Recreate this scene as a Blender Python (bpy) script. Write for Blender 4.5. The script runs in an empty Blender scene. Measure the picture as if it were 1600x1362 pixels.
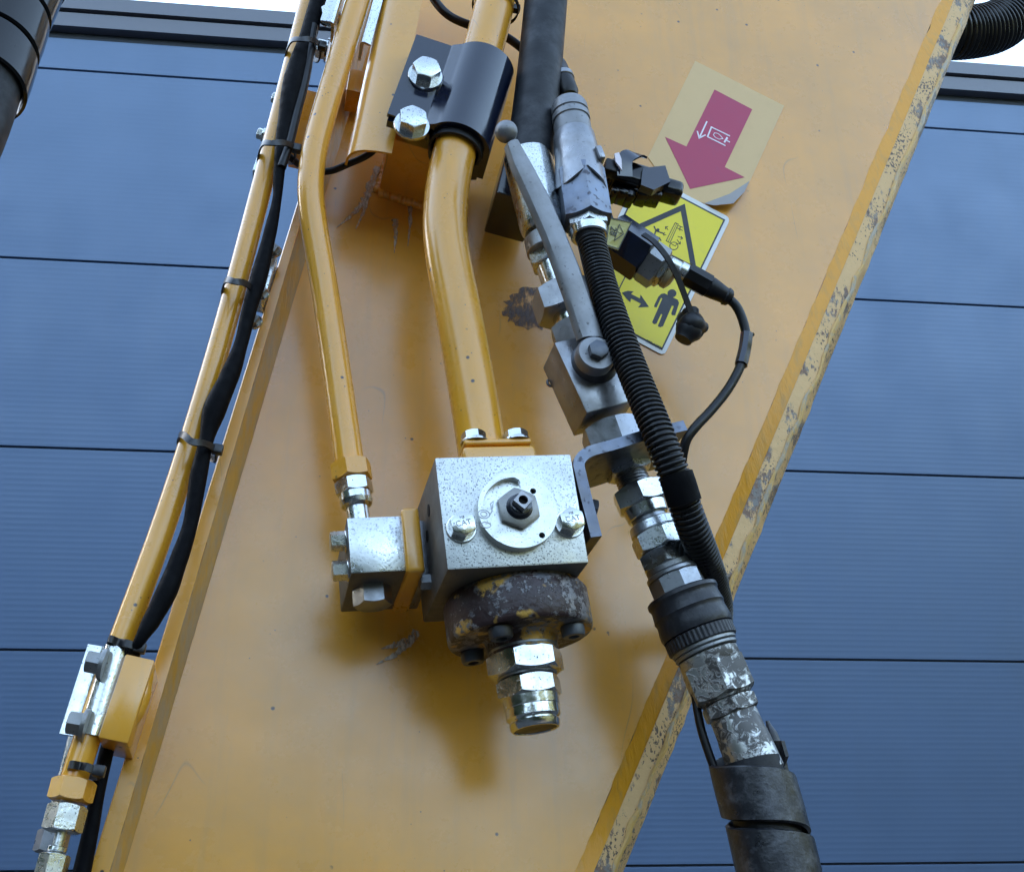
import bpy, bmesh, math, random
from math import sin, cos, pi, radians, sqrt, atan2
from mathutils import Vector, Matrix
random.seed(7)
S = bpy.context.scene
COL = S.collection

# ------------------------------------------------------------------ camera
FPX, CX, CY = 1850.0, 800.0, 681.0            # focal length and centre, in pixels of the 1600 px wide photograph
PITCH, YAW = radians(16.0), radians(-7.0)
CAM = Vector((0.0, 0.0, 1.6))
FW = Vector((-sin(YAW)*cos(PITCH), cos(YAW)*cos(PITCH), sin(PITCH)))
RT = Vector((cos(YAW), sin(YAW), 0.0))
UP = RT.cross(FW)
cam_d = bpy.data.cameras.new('camera')
cam_d.sensor_width = 36.0
cam_d.lens = 36.0*FPX/1600.0
cam_d.clip_start, cam_d.clip_end = 0.02, 500.0
cam = bpy.data.objects.new('camera', cam_d); COL.objects.link(cam)
cam.matrix_world = Matrix((( RT.x, UP.x, -FW.x, CAM.x), (RT.y, UP.y, -FW.y, CAM.y), (RT.z, UP.z, -FW.z, CAM.z), (0, 0, 0, 1)))
S.camera = cam

# ------------------------------------------------------------------ sky, sun, exposure
SUN_EL, SUN_ROT = radians(19.0), radians(-58.0)
world = bpy.data.worlds.new('World'); S.world = world
world.use_nodes = True
wn = world.node_tree
for n in list(wn.nodes): wn.nodes.remove(n)
sky = wn.nodes.new('ShaderNodeTexSky'); sky.sky_type = 'NISHITA'
sky.sun_disc = False
sky.sun_elevation, sky.sun_rotation = SUN_EL, SUN_ROT
sky.air_density, sky.dust_density, sky.ozone_density = 1.0, 0.25, 1.5
bg = wn.nodes.new('ShaderNodeBackground'); bg.inputs['Strength'].default_value = 0.15
wo = wn.nodes.new('ShaderNodeOutputWorld')
wn.links.new(sky.outputs[0], bg.inputs[0]); wn.links.new(bg.outputs[0], wo.inputs[0])
sun_d = bpy.data.lights.new('sun', 'SUN'); sun_d.energy = 4.0; sun_d.angle = radians(0.5); sun_d.color = (1.0, .95, .86)
sun = bpy.data.objects.new('sun', sun_d); COL.objects.link(sun)
sdir = Vector((sin(SUN_ROT)*cos(SUN_EL), cos(SUN_ROT)*cos(SUN_EL), sin(SUN_EL)))
sun.rotation_euler = sdir.to_track_quat('Z', 'Y').to_euler()
sun.location = (0, 0, 20)
S.view_settings.view_transform = 'Standard'
S.view_settings.look = 'None'
S.view_settings.gamma = 1.0
S.view_settings.exposure = 3.2
S.view_settings.use_curve_mapping = False
S.view_settings.use_white_balance = True          # the phone balanced for open shade
S.view_settings.white_balance_temperature = 8000
S.view_settings.white_balance_tint = 10
S.render.engine = 'CYCLES'
S.cycles.use_denoising = True
S.cycles.max_bounces = 8

# ------------------------------------------------------------------ frame of the arm: u right, v up in its side plate, h out of it
TILT = radians(30.0)
nr, nu = sin(TILT)*0.42, sin(TILT)*0.907
EN = (RT*nr + UP*nu - FW*cos(TILT)).normalized()
EU = (RT - EN*RT.dot(EN)).normalized()
EV = EN.cross(EU)
ORG = CAM + FW*1.036
BASIS = Matrix(((EU.x, EV.x, EN.x), (EU.y, EV.y, EN.y), (EU.z, EV.z, EN.z)))
def to_world(p): return ORG + BASIS @ Vector(p)
CAM_L = BASIS.transposed() @ (CAM - ORG)
def ray(px, py):
    return FW + RT*((px-CX)/FPX) + UP*((CY-py)/FPX)
def P(px, py, h=0.0):
    d = BASIS.transposed() @ ray(px, py)
    t = (h - CAM_L.z)/d.z
    return CAM_L + d*t
def M(p):                                       # metres per photograph pixel at a point of the arm's frame
    return (to_world(p)-CAM).dot(FW)/FPX
def MP(px, py, h): return M(P(px, py, h))
def V(*a): return Vector(a)

# ------------------------------------------------------------------ materials
class NT:
    def __init__(self, name):
        self.m = bpy.data.materials.new(name); self.m.use_nodes = True
        self.t = self.m.node_tree
        self.b = self.t.nodes['Principled BSDF']
        self.tc = self.t.nodes.new('ShaderNodeTexCoord')
    def link(self, a, b): self.t.links.new(a, b)
    def set(self, name, v):
        s = self.b.inputs[name]
        if hasattr(v, 'is_output'): self.link(v, s)
        else: s.default_value = (*v, 1) if isinstance(v, tuple) and len(v) == 3 else v
    def co(self, stretch=None):
        o = self.tc.outputs['Object']
        if stretch:
            mp = self.t.nodes.new('ShaderNodeMapping'); mp.inputs['Scale'].default_value = stretch
            self.link(o, mp.inputs[0]); o = mp.outputs[0]
        return o
    def noise(self, scale, detail=3, rough=.5, stretch=None, dist=0.0):
        n = self.t.nodes.new('ShaderNodeTexNoise')
        n.inputs['Scale'].default_value = scale; n.inputs['Detail'].default_value = detail
        n.inputs['Roughness'].default_value = rough; n.inputs['Distortion'].default_value = dist
        self.link(self.co(stretch), n.inputs['Vector']); return n.outputs['Fac']
    def voro(self, scale, feature='F1', stretch=None, rand=1.0):
        n = self.t.nodes.new('ShaderNodeTexVoronoi'); n.feature = feature
        n.inputs['Scale'].default_value = scale; n.inputs['Randomness'].default_value = rand
        self.link(self.co(stretch), n.inputs['Vector']); return n.outputs['Distance']
    def ramp(self, fac, stops, interp='LINEAR'):
        n = self.t.nodes.new('ShaderNodeValToRGB'); n.color_ramp.interpolation = interp
        e = n.color_ramp.elements
        while len(e) < len(stops): e.new(0.5)
        for i, (p, c) in enumerate(stops):
            e[i].position = p
            e[i].color = (c, c, c, 1) if isinstance(c, (int, float)) else (*c, 1)
        self.link(fac, n.inputs[0]); return n.outputs[0]
    def mix(self, fac, a, b):
        n = self.t.nodes.new('ShaderNodeMix'); n.data_type = 'RGBA'
        for i, v in ((0, fac), (6, a), (7, b)):
            s = n.inputs[i]
            if hasattr(v, 'is_output'): self.link(v, s)
            elif i == 0: s.default_value = v
            else: s.default_value = (*v, 1) if len(v) == 3 else v
        return n.outputs[2]
    def math(self, op, a, b=None):
        n = self.t.nodes.new('ShaderNodeMath'); n.operation = op
        for i, v in ((0, a), (1, b)):
            if v is None: continue
            if hasattr(v, 'is_output'): self.link(v, n.inputs[i])
            else: n.inputs[i].default_value = v
        return n.outputs[0]
    def bump(self, h, strength=.3, dist=.001):
        n = self.t.nodes.new('ShaderNodeBump'); n.inputs['Strength'].default_value = strength
        n.inputs['Distance'].default_value = dist
        self.link(h, n.inputs['Height']); self.link(n.outputs[0], self.b.inputs['Normal'])

def specks(nt, scale, thr, keep=.5):
    """sparse small spots: 1 inside a spot"""
    d = nt.voro(scale)
    spot = nt.ramp(d, [(thr*.6, 1.0), (thr, 0.0)])
    k = nt.ramp(nt.noise(scale*.37, 1), [(keep, 0.0), (keep+.02, 1.0)])
    return nt.math('MULTIPLY', spot, k)

YEL = (0.80, 0.335, 0.030)
MAT = {}
def mk_yellow(name, base, dirt=(.46, .22, .04), dirtamt=.35, rough=.3, sp=26, spth=.045, keep=.52, spec=.5, bump=.12, coat=0.0):
    t = NT(name)
    n1 = t.noise(9, 4, .6)
    n2 = t.noise(60, 5, .65)
    c = t.mix(t.ramp(n1, [(.35, 0.0), (.75, dirtamt)]), base, dirt)
    c = t.mix(t.ramp(n2, [(.45, 0.0), (.8, .15)]), c, (.50, .30, .13))
    if coat:
        st = t.noise(5, 5, .7, (9, .5, 1)); c = t.mix(t.ramp(st, [(.5, 0.0), (.78, .38)]), c, (.46, .25, .08))
        sc = t.ramp(t.math('ABSOLUTE', t.math('SUBTRACT', t.noise(6, 1, .5, (2.6, .8, 1), .2), .5)), [(.0, 1.0), (.0022, 0.0)])
        sc = t.math('MULTIPLY', sc, t.ramp(t.noise(11, 2), [(.56, 0.0), (.68, .7)])); c = t.mix(sc, c, (.24, .15, .07))
    s = specks(t, sp, spth, keep)
    s2 = specks(t, sp*3.1, spth*1.2, .56)
    c = t.mix(s, c, (.03, .012, .008)); c = t.mix(s2, c, (.07, .03, .015))
    t.set('Base Color', c)
    t.set('Roughness', t.ramp(t.noise(14, 6, .7), [(.3, max(.02, rough-.07)), (.72, rough+.16)]))
    t.set('Specular IOR Level', spec)
    if coat: t.set('Coat Weight', coat); t.set('Coat IOR', 1.6); t.set('Coat Roughness', rough*.8)
    c2 = None
    hh = t.math('SUBTRACT', t.math('ADD', t.noise(170, 3, .6), t.math('MULTIPLY', t.noise(24, 2), 1.4)), s)
    t.bump(hh, bump, .0012)
    MAT[name] = t.m
mk_yellow('plate_paint', YEL, rough=.26, dirtamt=.50, bump=.05, coat=.6, spec=.5, sp=30, spth=.055, keep=.44)
mk_yellow('pipe_paint', (.82, .345, .022), rough=.24, coat=.5, dirtamt=.28, sp=60, spth=.11, keep=.49, bump=.06)
mk_yellow('flange_paint', (.82, .35, .026), rough=.26, dirtamt=.2, coat=.8)

t = NT('edge_worn')      # flange edge with chips down to grey and dark steel
c = t.mix(t.ramp(t.noise(14, 4), [(.35, 0.0), (.8, .3)]), (.74, .43, .17), (.58, .38, .20))
ch = t.ramp(t.math('ADD', t.noise(480, 3, .6, (1, .6, 1)), t.math('MULTIPLY', t.noise(16, 3), .62)), [(.915, 0.0), (.945, 1.0)])
gr = t.ramp(t.math('ADD', t.noise(120, 4, .7), t.math('MULTIPLY', t.noise(11, 3), .9)), [(1.03, 0.0), (1.10, 1.0)])
ru = t.ramp(t.math('ADD', t.noise(80, 7, .78, (1, .45, 1)), t.math('MULTIPLY', t.noise(14, 3), .8)), [(.935, 0.0), (.975, 1.0)])
c = t.mix(ru, c, t.mix(t.ramp(t.noise(130, 4, .7), [(.42, 0.0), (.6, 1.0)]), (.20, .10, .05), (.20, .19, .17)))
c = t.mix(gr, c, (.27, .23, .18)); c = t.mix(ch, c, (.12, .075, .045))
t.set('Base Color', c); t.set('Roughness', .48)
t.bump(t.math('SUBTRACT', t.noise(120, 4), t.math('MULTIPLY', t.math('ADD', ch, gr), .6)), .5, .0015); MAT['edge_worn'] = t.m

t = NT('edge_scuffed')   # heavily scraped outer corner
c = t.mix(t.ramp(t.noise(60, 5, .7, (1, .4, 1)), [(.46, 0.0), (.56, 1.0)]), (.66, .38, .11), (.42, .34, .24))
ch = t.ramp(t.math('ADD', t.noise(150, 5, .7, (1, .5, 1)), t.math('MULTIPLY', t.noise(9, 2), .9)), [(1.02, 0.0), (1.10, 1.0)])
c = t.mix(ch, c, (.10, .075, .055))
t.set('Base Color', c); t.set('Roughness', .45)
t.bump(t.noise(140, 5, .7, (1, .5, 1)), .7, .002); MAT['edge_scuffed'] = t.m

def mk_weld(name, base, d, lo, hi):
    t = NT(name)
    c = t.mix(t.ramp(t.noise(70, 5, .65, (2.2, .35, 1)), [(lo, 0.0), (hi, 1.0)]), base, d)
    e = t.ramp(t.math('ADD', t.noise(160, 5, .7), t.math('MULTIPLY', t.noise(13, 3), .9)), [(1.0, 0.0), (1.05, 1.0)])
    if hi > .7: e = t.ramp(t.math('ADD', t.noise(230, 5, .7), t.math('MULTIPLY', t.noise(15, 3), .9)), [(1.03, 0.0), (1.08, .8)])
    c = t.mix(e, c, (.12, .10, .10))
    t.set('Base Color', c); t.set('Roughness', .30)
    t.bump(t.noise(120, 4, .6, (2.5, .3, 1)), .45, .0016); MAT[name] = t.m
mk_weld('weld_dusty', (.60, .28, .05), (.46, .28, .14), .40, .62)
mk_weld('weld_orange', (.80, .33, .018), (.58, .29, .06), .5, .75)

def mk_zinc(name, base=(.66, .70, .70), rough=.34, pit=.0, pits=420, dirt=.25, metal=.92, bump=.25, dark=(.05, .05, .05), blue=.35):
    t = NT(name)
    n1 = t.noise(45, 5, .65)
    c = t.mix(t.ramp(n1, [(.42, 0.0), (.78, dirt)]), base, (.16, .15, .14))
    n2 = t.noise(16, 3)
    c = t.mix(t.ramp(n2, [(.4, 0.0), (.8, blue)]), c, (.38, .48, .60))
    h = t.noise(260, 3, .6)
    if pit:
        p = t.ramp(t.noise(pits, 2, .55), [(pit, 0.0), (pit+.05, 1.0)])
        p = t.math('MULTIPLY', p, t.ramp(t.noise(26, 2), [(.3, .35), (.6, 1.0)]))
        c = t.mix(p, c, dark); h = t.math('SUBTRACT', h, t.math('MULTIPLY', p, .8))
        t.set('Metallic', t.math('SUBTRACT', metal, t.math('MULTIPLY', p, .6)))
    else: t.set('Metallic', metal)
    t.set('Base Color', c)
    t.set('Roughness', t.ramp(t.noise(80, 4, .6), [(.3, rough-.07), (.75, rough+.16)]))
    t.bump(h, bump, .0006)
    MAT[name] = t.m
mk_zinc('zinc', base=(.64, .66, .65), rough=.26, metal=1.0, pit=.60, pits=700, dirt=.25, blue=.2, dark=(.16, .17, .18))
mk_zinc('zinc_pitted', base=(.66, .68, .66), pit=.575, pits=780, rough=.40, dirt=.35, blue=.12, dark=(.15, .16, .17))
mk_zinc('zinc_smooth', base=(.68, .70, .68), pit=.63, pits=800, rough=.36, dirt=.12, blue=.12, dark=(.2, .2, .21))
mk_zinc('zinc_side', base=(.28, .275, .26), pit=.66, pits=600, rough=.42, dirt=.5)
mk_zinc('shaded_side', base=(.12, .112, .10), rough=.5, dirt=.7, metal=.55, pit=.64, pits=500, blue=.1)  # shade of the blocks' side and bottom faces, painted as darker zinc
mk_zinc('zinc_bright', base=(.64, .65, .64), rough=.17, dirt=.35, metal=1.0, pit=.66, pits=500, dark=(.1, .1, .1))
mk_zinc('steel_grey', base=(.30, .30, .31), rough=.32, dirt=.8, metal=.85, pit=.68, pits=600)
mk_zinc('steel_dark', base=(.05, .05, .056), rough=.40, dirt=.6, metal=.7)
mk_zinc('steel_blued', base=(.13, .145, .18), rough=.36, dirt=.9, pit=.60, pits=150, dark=(.06, .06, .08))

t = NT('grimy_steel')    # dirty plated steel, dark film scraped through to bright metal
f = t.ramp(t.math('ADD', t.noise(150, 6, .72, None, .8), t.math('MULTIPLY', t.noise(34, 3), .55)), [(.74, 0.0), (.83, 1.0)])
t.set('Base Color', t.mix(f, (.50, .50, .48), t.mix(t.noise(60, 4), (.035, .032, .03), (.13, .12, .11))))
t.set('Metallic', t.ramp(f, [(0, .85), (1, .25)])); t.set('Roughness', t.ramp(f, [(0, .34), (1, .42)]))
t.bump(f, .4, .0008); MAT['grimy_steel'] = t.m

t = NT('flaking_rust')   # plum brown corroded casting with flakes of grey and yellow paint
n = t.math('ADD', t.noise(115, 9, .78), t.math('MULTIPLY', t.noise(17, 2), .55))
g = t.ramp(n, [(.775, 0.0), (.79, 1.0)])
y = t.math('MULTIPLY', t.ramp(t.noise(32, 3, .6), [(.535, 0.0), (.575, 1.0)]), t.ramp(t.noise(160, 4, .7), [(.42, 0.0), (.5, 1.0)]))
c = t.mix(t.noise(150, 4, .7), (.014, .007, .008), (.055, .024, .022))
c = t.mix(g, c, t.mix(t.ramp(t.noise(110, 4), [(.4, 0.0), (.65, 1.0)]), (.30, .27, .26), (.12, .12, .13)))
c = t.mix(y, c, (.55, .30, .06))
t.set('Base Color', c); t.set('Roughness', .42); t.set('Metallic', t.math('MULTIPLY', g, .3))
t.bump(t.math('ADD', g, t.noise(200, 4)), .6, .0012); MAT['flaking_rust'] = t.m

def mk_black(name, base=(.014, .015, .018), dust=(.10, .10, .11), amt=.5, rough=.4, scale=40, spec=.5, bump=.2, stretch=None):
    t = NT(name)
    d = t.ramp(t.noise(scale, 6, .7, stretch), [(.48, 0.0), (.78, amt)])
    t.set('Base Color', t.mix(d, base, dust))
    t.set('Roughness', t.ramp(t.noise(scale*1.6, 4), [(.3, rough-.08), (.7, rough+.15)]))
    t.set('Specular IOR Level', spec)
    t.bump(t.noise(scale*5, 4, .6), bump, .0007); MAT[name] = t.m
mk_black('black_paint', (.003, .007, .022), (.015, .022, .045), .4, .12, 30, .8, .06)
mk_black('rubber', (.010, .011, .014), (.10, .10, .11), .45, .48, 34, .35, .3)
mk_black('conduit_plastic', (.005, .005, .006), (.03, .03, .034), .3, .28, 45, .4, .1)
mk_black('cable_plastic', (.004, .004, .005), (.025, .025, .03), .35, .34, 60, .35, .1)
mk_black('harness_tape', (.003, .003, .004), (.010, .010, .012), .5, .6, 90, .08, .35)
mk_black('gloss_black', (.003, .003, .004), (.02, .02, .024), .3, .13, 30, .45, .06)
mk_black('wrap_plastic', (.014, .015, .019), (.15, .155, .17), .75, .33, 60, .6, .4)
mk_black('sleeve_rubber', (.012, .013, .017), (.07, .07, .08), .5, .38, 90, .45, .3, (1, 1, 3))
mk_zinc('lever_steel', base=(.24, .24, .245), rough=.42, dirt=.75, metal=.6, pit=.66, pits=300, blue=.1)
t = NT('grease')         # thin dried smear, broken up so the paint shows between
t.set('Base Color', t.mix(t.noise(120, 4, .7), (.075, .048, .050), (.20, .14, .12))); t.set('Roughness', .45)
t.set('Alpha', t.ramp(t.math('ADD', t.noise(95, 6, .75, (1.6, .7, 1)), t.math('MULTIPLY', t.noise(30, 2), .5)), [(.64, 0.0), (.86, .8)])); MAT['grease'] = t.m

def flat(name, c, rough=.4, dirt=.12, dc=(.25, .2, .12)):
    t = NT(name)
    t.set('Base Color', t.mix(t.ramp(t.noise(50, 5, .65), [(.5, 0.0), (.85, dirt)]), c, dc))
    t.set('Roughness', rough); MAT[name] = t.m
flat('sticker_film', (.70, .44, .19), .36, .5, (.60, .37, .15))
flat('film_curl', (.30, .27, .25), .45)
flat('arrow_red', (.46, .022, .075), .38, .35, (.30, .05, .12))
flat('print_white', (.80, .72, .76), .4)
flat('sticker_white', (.74, .73, .70), .4, .3)
flat('sticker_yellow', (.84, .66, .015), .38, .35, (.55, .45, .08))
flat('print_black', (.009, .011, .016), .5)
flat('tag_yellow', (.44, .39, .12), .4, .6)
t = NT('residue')
t.set('Base Color', t.mix(t.noise(160, 4, .7), (.86, .76, .64), (.40, .28, .18))); t.set('Roughness', .8); t.set('Specular IOR Level', .1)
t.set('Alpha', t.ramp(t.noise(170, 5, .7, (1.5, .6, 1)), [(.36, .0), (.62, .9)])); MAT['residue'] = t.m
flat('tie_black', (.010, .010, .012), .35, 0)
flat('hole_dark', (.004, .004, .004), .8, 0)
flat('brass', (.30, .24, .14), .35, .6)

t = NT('cladding')
c = t.mix(t.ramp(t.noise(1.1, 4), [(.35, 0.0), (.75, .4)]), (.078, .138, .242), (.069, .122, .218))
c = t.mix(t.ramp(t.noise(2.2, 5, .65, (3.5, 1, .22)), [(.5, 0.0), (.8, .16)]), c, (.085, .125, .19))
t.set('Base Color', c); t.set('Metallic', .15); t.set('Roughness', t.ramp(t.noise(3, 4), [(.3, .36), (.7, .52)]))
t.bump(t.noise(1.6, 2), .25, .02); MAT['cladding'] = t.m
flat('trim_paint', (.105, .115, .150), .4, .1, (.08, .09, .12))
flat('joint_seal', (.022, .034, .06), .6, 0)
t = NT('yard_asphalt')
c = t.mix(t.noise(1.3, 6, .6), (.050, .046, .042), (.066, .060, .054)); c = t.mix(t.ramp(t.noise(22, 5, .7), [(.5, 0.0), (.8, .5)]), c, (.035, .033, .031))
t.set('Base Color', c); t.set('Roughness', .85); t.bump(t.noise(40, 5), .3, .01); MAT['yard_asphalt'] = t.m

# ------------------------------------------------------------------ geometry helpers (all in the arm's frame)
def frame(d, hint=None):
    d = d.normalized()
    h = Vector(hint) if hint is not None else Vector((0, 0, 1))
    if abs(d.dot(h.normalized())) > .97: h = Vector((0, 1, 0))
    a = (h - d*h.dot(d)).normalized()            # first ring axis: towards the hint
    return a, d.cross(a)

def spline(pts, n=8):
    pts = [Vector(p) for p in pts]
    if len(pts) == 2: return [pts[0].lerp(pts[1], i/n) for i in range(n+1)]
    Q = [pts[0]*2-pts[1]] + pts + [pts[-1]*2-pts[-2]]
    out = []
    for i in range(1, len(Q)-2):
        p0, p1, p2, p3 = Q[i-1:i+3]
        d1 = max((p1-p0).length, 1e-6)**.5; d2 = max((p2-p1).length, 1e-6)**.5; d3 = max((p3-p2).length, 1e-6)**.5
        m1 = (p1-p0)/d1 - (p2-p0)/(d1+d2) + (p2-p1)/d2
        m2 = (p2-p1)/d2 - (p3-p1)/(d2+d3) + (p3-p2)/d3
        m1 *= d2; m2 *= d2
        for k in range(n):
            s = k/n
            out.append(p1*(2*s**3-3*s**2+1) + m1*(s**3-2*s**2+s) + p2*(-2*s**3+3*s**2) + m2*(s**3-s**2))
    out.append(pts[-1]); return out

class G:
    def __init__(self): self.v, self.f = [], []
    def add(self, vs, fs):
        o = len(self.v); self.v += [Vector(x) for x in vs]; self.f += [tuple(i+o for i in f) for f in fs]; return self
    def rings(self, rings, cap0=True, cap1=True, closed=True):
        n = len(rings[0]); vs = [p for r in rings for p in r]; fs = []
        for i in range(len(rings)-1):
            for j in range(n if closed else n-1):
                k = (j+1) % n
                fs.append((i*n+j, i*n+k, (i+1)*n+k, (i+1)*n+j))
        if cap0: fs.append(tuple(range(n-1, -1, -1)))
        if cap1: fs.append(tuple((len(rings)-1)*n+j for j in range(n)))
        return self.add(vs, fs)
    def lathe(self, A, d, prof, seg=40, cap0=True, cap1=True, hint=None):
        d = d.normalized(); a, b = frame(d, hint)
        return self.rings([[A + d*s + (a*cos(2*pi*j/seg)+b*sin(2*pi*j/seg))*r for j in range(seg)] for s, r in prof], cap0, cap1)
    def hexa(self, A, d, s0, s1, R, rot=0.0, sides=6, ch0=True, ch1=True, hint=None, k=8, chin=.93):
        """chamfered nut: R is the corner radius"""
        d = d.normalized(); a, b = frame(d, hint); seg = sides*k
        ri = R*cos(pi/sides); rc = ri*chin+R*0.0
        def hr(th):
            th = (th % (2*pi/sides)) - pi/sides
            return ri/cos(th)
        L = [(rc, None, s0)] if ch0 else []
        ring = lambda fr: [A + d*fr(2*pi*j/seg)[0] + (a*cos(2*pi*j/seg+rot)+b*sin(2*pi*j/seg+rot))*fr(2*pi*j/seg)[1] for j in range(seg)]
        tn = .55
        rs = []
        if ch0: rs.append(ring(lambda th: (s0, rc)))
        rs.append(ring(lambda th: (s0 + ((hr(th)-rc)*tn if ch0 else 0), hr(th))))
        rs.append(ring(lambda th: (s1 - ((hr(th)-rc)*tn if ch1 else 0), hr(th))))
        if ch1: rs.append(ring(lambda th: (s1, rc)))
        return self.rings(rs)
    def tube(self, pts, r, seg=20, n=8, cap=True, corr=None, sm=0):
        c = spline(pts, n)
        m = len(c)
        for _ in range(sm): c = [c[0]]+[(c[i-1]+c[i]*2+c[i+1])/4 for i in range(1, m-1)]+[c[-1]]
        rr = r if isinstance(r, (list, tuple)) else None
        if corr:                                   # resample evenly for corrugations: corr = (pitch, depth)
            L = [0]
            for i in range(1, m): L.append(L[-1] + (c[i]-c[i-1]).length)
            pitch, dep = corr; N = int(L[-1]/pitch)*6
            out, i = [], 0
            for q in range(N+1):
                s = L[-1]*q/N
                while i < m-2 and L[i+1] < s: i += 1
                out.append(c[i].lerp(c[i+1], (s-L[i])/max(1e-9, L[i+1]-L[i])))
            prof = [0, .75, 1, 1, .75, 0]
            c = out; m = len(c); rad = [r - dep*(1-prof[q % 6]) for q in range(m)]
        elif rr:
            rad = []
            for i in range(m):
                x = i/(m-1)*(len(rr)-1); j = min(int(x), len(rr)-2); w = x-j; w = w*w*(3-2*w)
                rad.append(rr[j]*(1-w)+rr[j+1]*w)
        else: rad = [r]*m
        rings = []; a = None
        for i in range(m):
            d = (c[min(i+1, m-1)] - c[max(i-1, 0)]).normalized()
            if a is None: a, _ = frame(d)
            a = (a - d*a.dot(d)).normalized(); b = d.cross(a)
            rings.append([c[i] + (a*cos(2*pi*j/seg)+b*sin(2*pi*j/seg))*rad[i] for j in range(seg)])
        return self.rings(rings, cap, cap)
    def band(self, pts, w, th, wdir=None, n=8):
        """flat strap: rectangular section w (sideways) x th along a path"""
        c = spline(pts, n) if n else [Vector(p) for p in pts]; m = len(c); rings = []
        for i in range(m):
            d = (c[min(i+1, m-1)] - c[max(i-1, 0)]).normalized()
            wv = (Vector(wdir) - d*Vector(wdir).dot(d)).normalized(); t = d.cross(wv)
            rings.append([c[i]+wv*w/2+t*th/2, c[i]-wv*w/2+t*th/2, c[i]-wv*w/2-t*th/2, c[i]+wv*w/2-t*th/2])
        return self.rings(rings)
    def box(self, c, ax, ay, az, dx, dy, dz, bev=0.0, seg=2):
        bm = bmesh.new(); bmesh.ops.create_cube(bm, size=1.0)
        for v in bm.verts: v.co = Vector((v.co.x*dx, v.co.y*dy, v.co.z*dz))
        if bev: bmesh.ops.bevel(bm, geom=bm.edges[:], offset=bev, segments=seg, profile=.5, affect='EDGES')
        bm.verts.index_update()
        ax, ay, az = ax.normalized(), ay.normalized(), az.normalized()
        vs = [c + ax*v.co.x + ay*v.co.y + az*v.co.z for v in bm.verts]
        fs = [tuple(v.index for v in f.verts) for f in bm.faces]; bm.free()
        return self.add(vs, fs)
    def sheet(self, loop, h0, h1, holes=()):
        """polygon (list of Vectors, in-plane position used as is) between heights h0 < h1, with holes"""
        bm = bmesh.new(); es = []
        def ring(lp):
            vs = [bm.verts.new((p.x, p.y, h1)) for p in lp]
            e = [bm.edges.new((vs[i], vs[(i+1) % len(vs)])) for i in range(len(vs))]
            es.extend(e); return vs
        loops = [ring(loop)] + [ring(h) for h in holes]
        bmesh.ops.triangle_fill(bm, use_beauty=True, use_dissolve=False, edges=es)
        for f in bm.faces:
            f.normal_update()
            if f.normal.z < 0: f.normal_flip()
        bm.verts.index_update()
        vs = [v.co.copy() for v in bm.verts]; fs = [tuple(v.index for v in f.verts) for f in bm.faces]
        n = len(vs); vs2 = [Vector((p.x, p.y, h0)) for p in vs]
        fs2 = [tuple(i+n for i in reversed(f)) for f in fs]
        side = []
        for q, lp in enumerate(loops):
            idx = [v.index for v in lp]
            area = sum(lp[i].co.x*lp[(i+1) % len(lp)].co.y - lp[(i+1) % len(lp)].co.x*lp[i].co.y for i in range(len(lp)))
            if (area < 0) == (q == 0): idx.reverse()
            for i in range(len(idx)):
                a, b = idx[i], idx[(i+1) % len(idx)]
                side.append((a+n, b+n, b, a) if True else None)
        bm.free()
        return self.add(vs+vs2, fs+fs2+side)
    def ribbon(self, pts, w, h0, h1, closed=False):
        """flat printed stroke through in-plane points"""
        m = len(pts); vs = []; fs = []
        for i in range(m):
            a = pts[(i-1) % m] if (closed or i > 0) else None
            b = pts[(i+1) % m] if (closed or i < m-1) else None
            d1 = (pts[i]-a).normalized() if a is not None else None
            d2 = (b-pts[i]).normalized() if b is not None else None
            d1 = d1 or d2; d2 = d2 or d1
            n1 = Vector((-d1.y, d1.x, 0)); n2 = Vector((-d2.y, d2.x, 0))
            nn = (n1+n2)
            nn = nn.normalized() if nn.length > 1e-6 else n1
            k = w/2/max(.35, nn.dot(n1))
            p = Vector((pts[i].x, pts[i].y, 0))
            vs += [p+nn*k+V(0, 0, h1), p-nn*k+V(0, 0, h1), p-nn*k+V(0, 0, h0), p+nn*k+V(0, 0, h0)]
        for i in range(m if closed else m-1):
            o, q = 4*i, 4*((i+1) % m)
            for j in range(4): fs.append((o+j, o+(j+1) % 4, q+(j+1) % 4, q+j))
        if not closed: fs += [(3, 2, 1, 0), tuple(4*(m-1)+j for j in range(4))]
        return self.add(vs, fs)
    def text(self, s, size, o, ax, ay, depth=.0002):
        cu = bpy.data.curves.new('lettering', 'FONT'); cu.body = s; cu.size = size; cu.align_x = 'CENTER'; cu.align_y = 'CENTER'; cu.extrude = depth
        ob = bpy.data.objects.new('lettering_source', cu); COL.objects.link(ob)
        dg = bpy.context.evaluated_depsgraph_get(); me = bpy.data.meshes.new_from_object(ob.evaluated_get(dg))
        ax, ay = ax.normalized(), ay.normalized(); az = ax.cross(ay)
        self.add([o + ax*v.co.x + ay*v.co.y + az*(v.co.z+depth) for v in me.vertices], [tuple(p.vertices) for p in me.polygons])
        bpy.data.objects.remove(ob); bpy.data.curves.remove(cu); bpy.data.meshes.remove(me)
        return self
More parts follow.
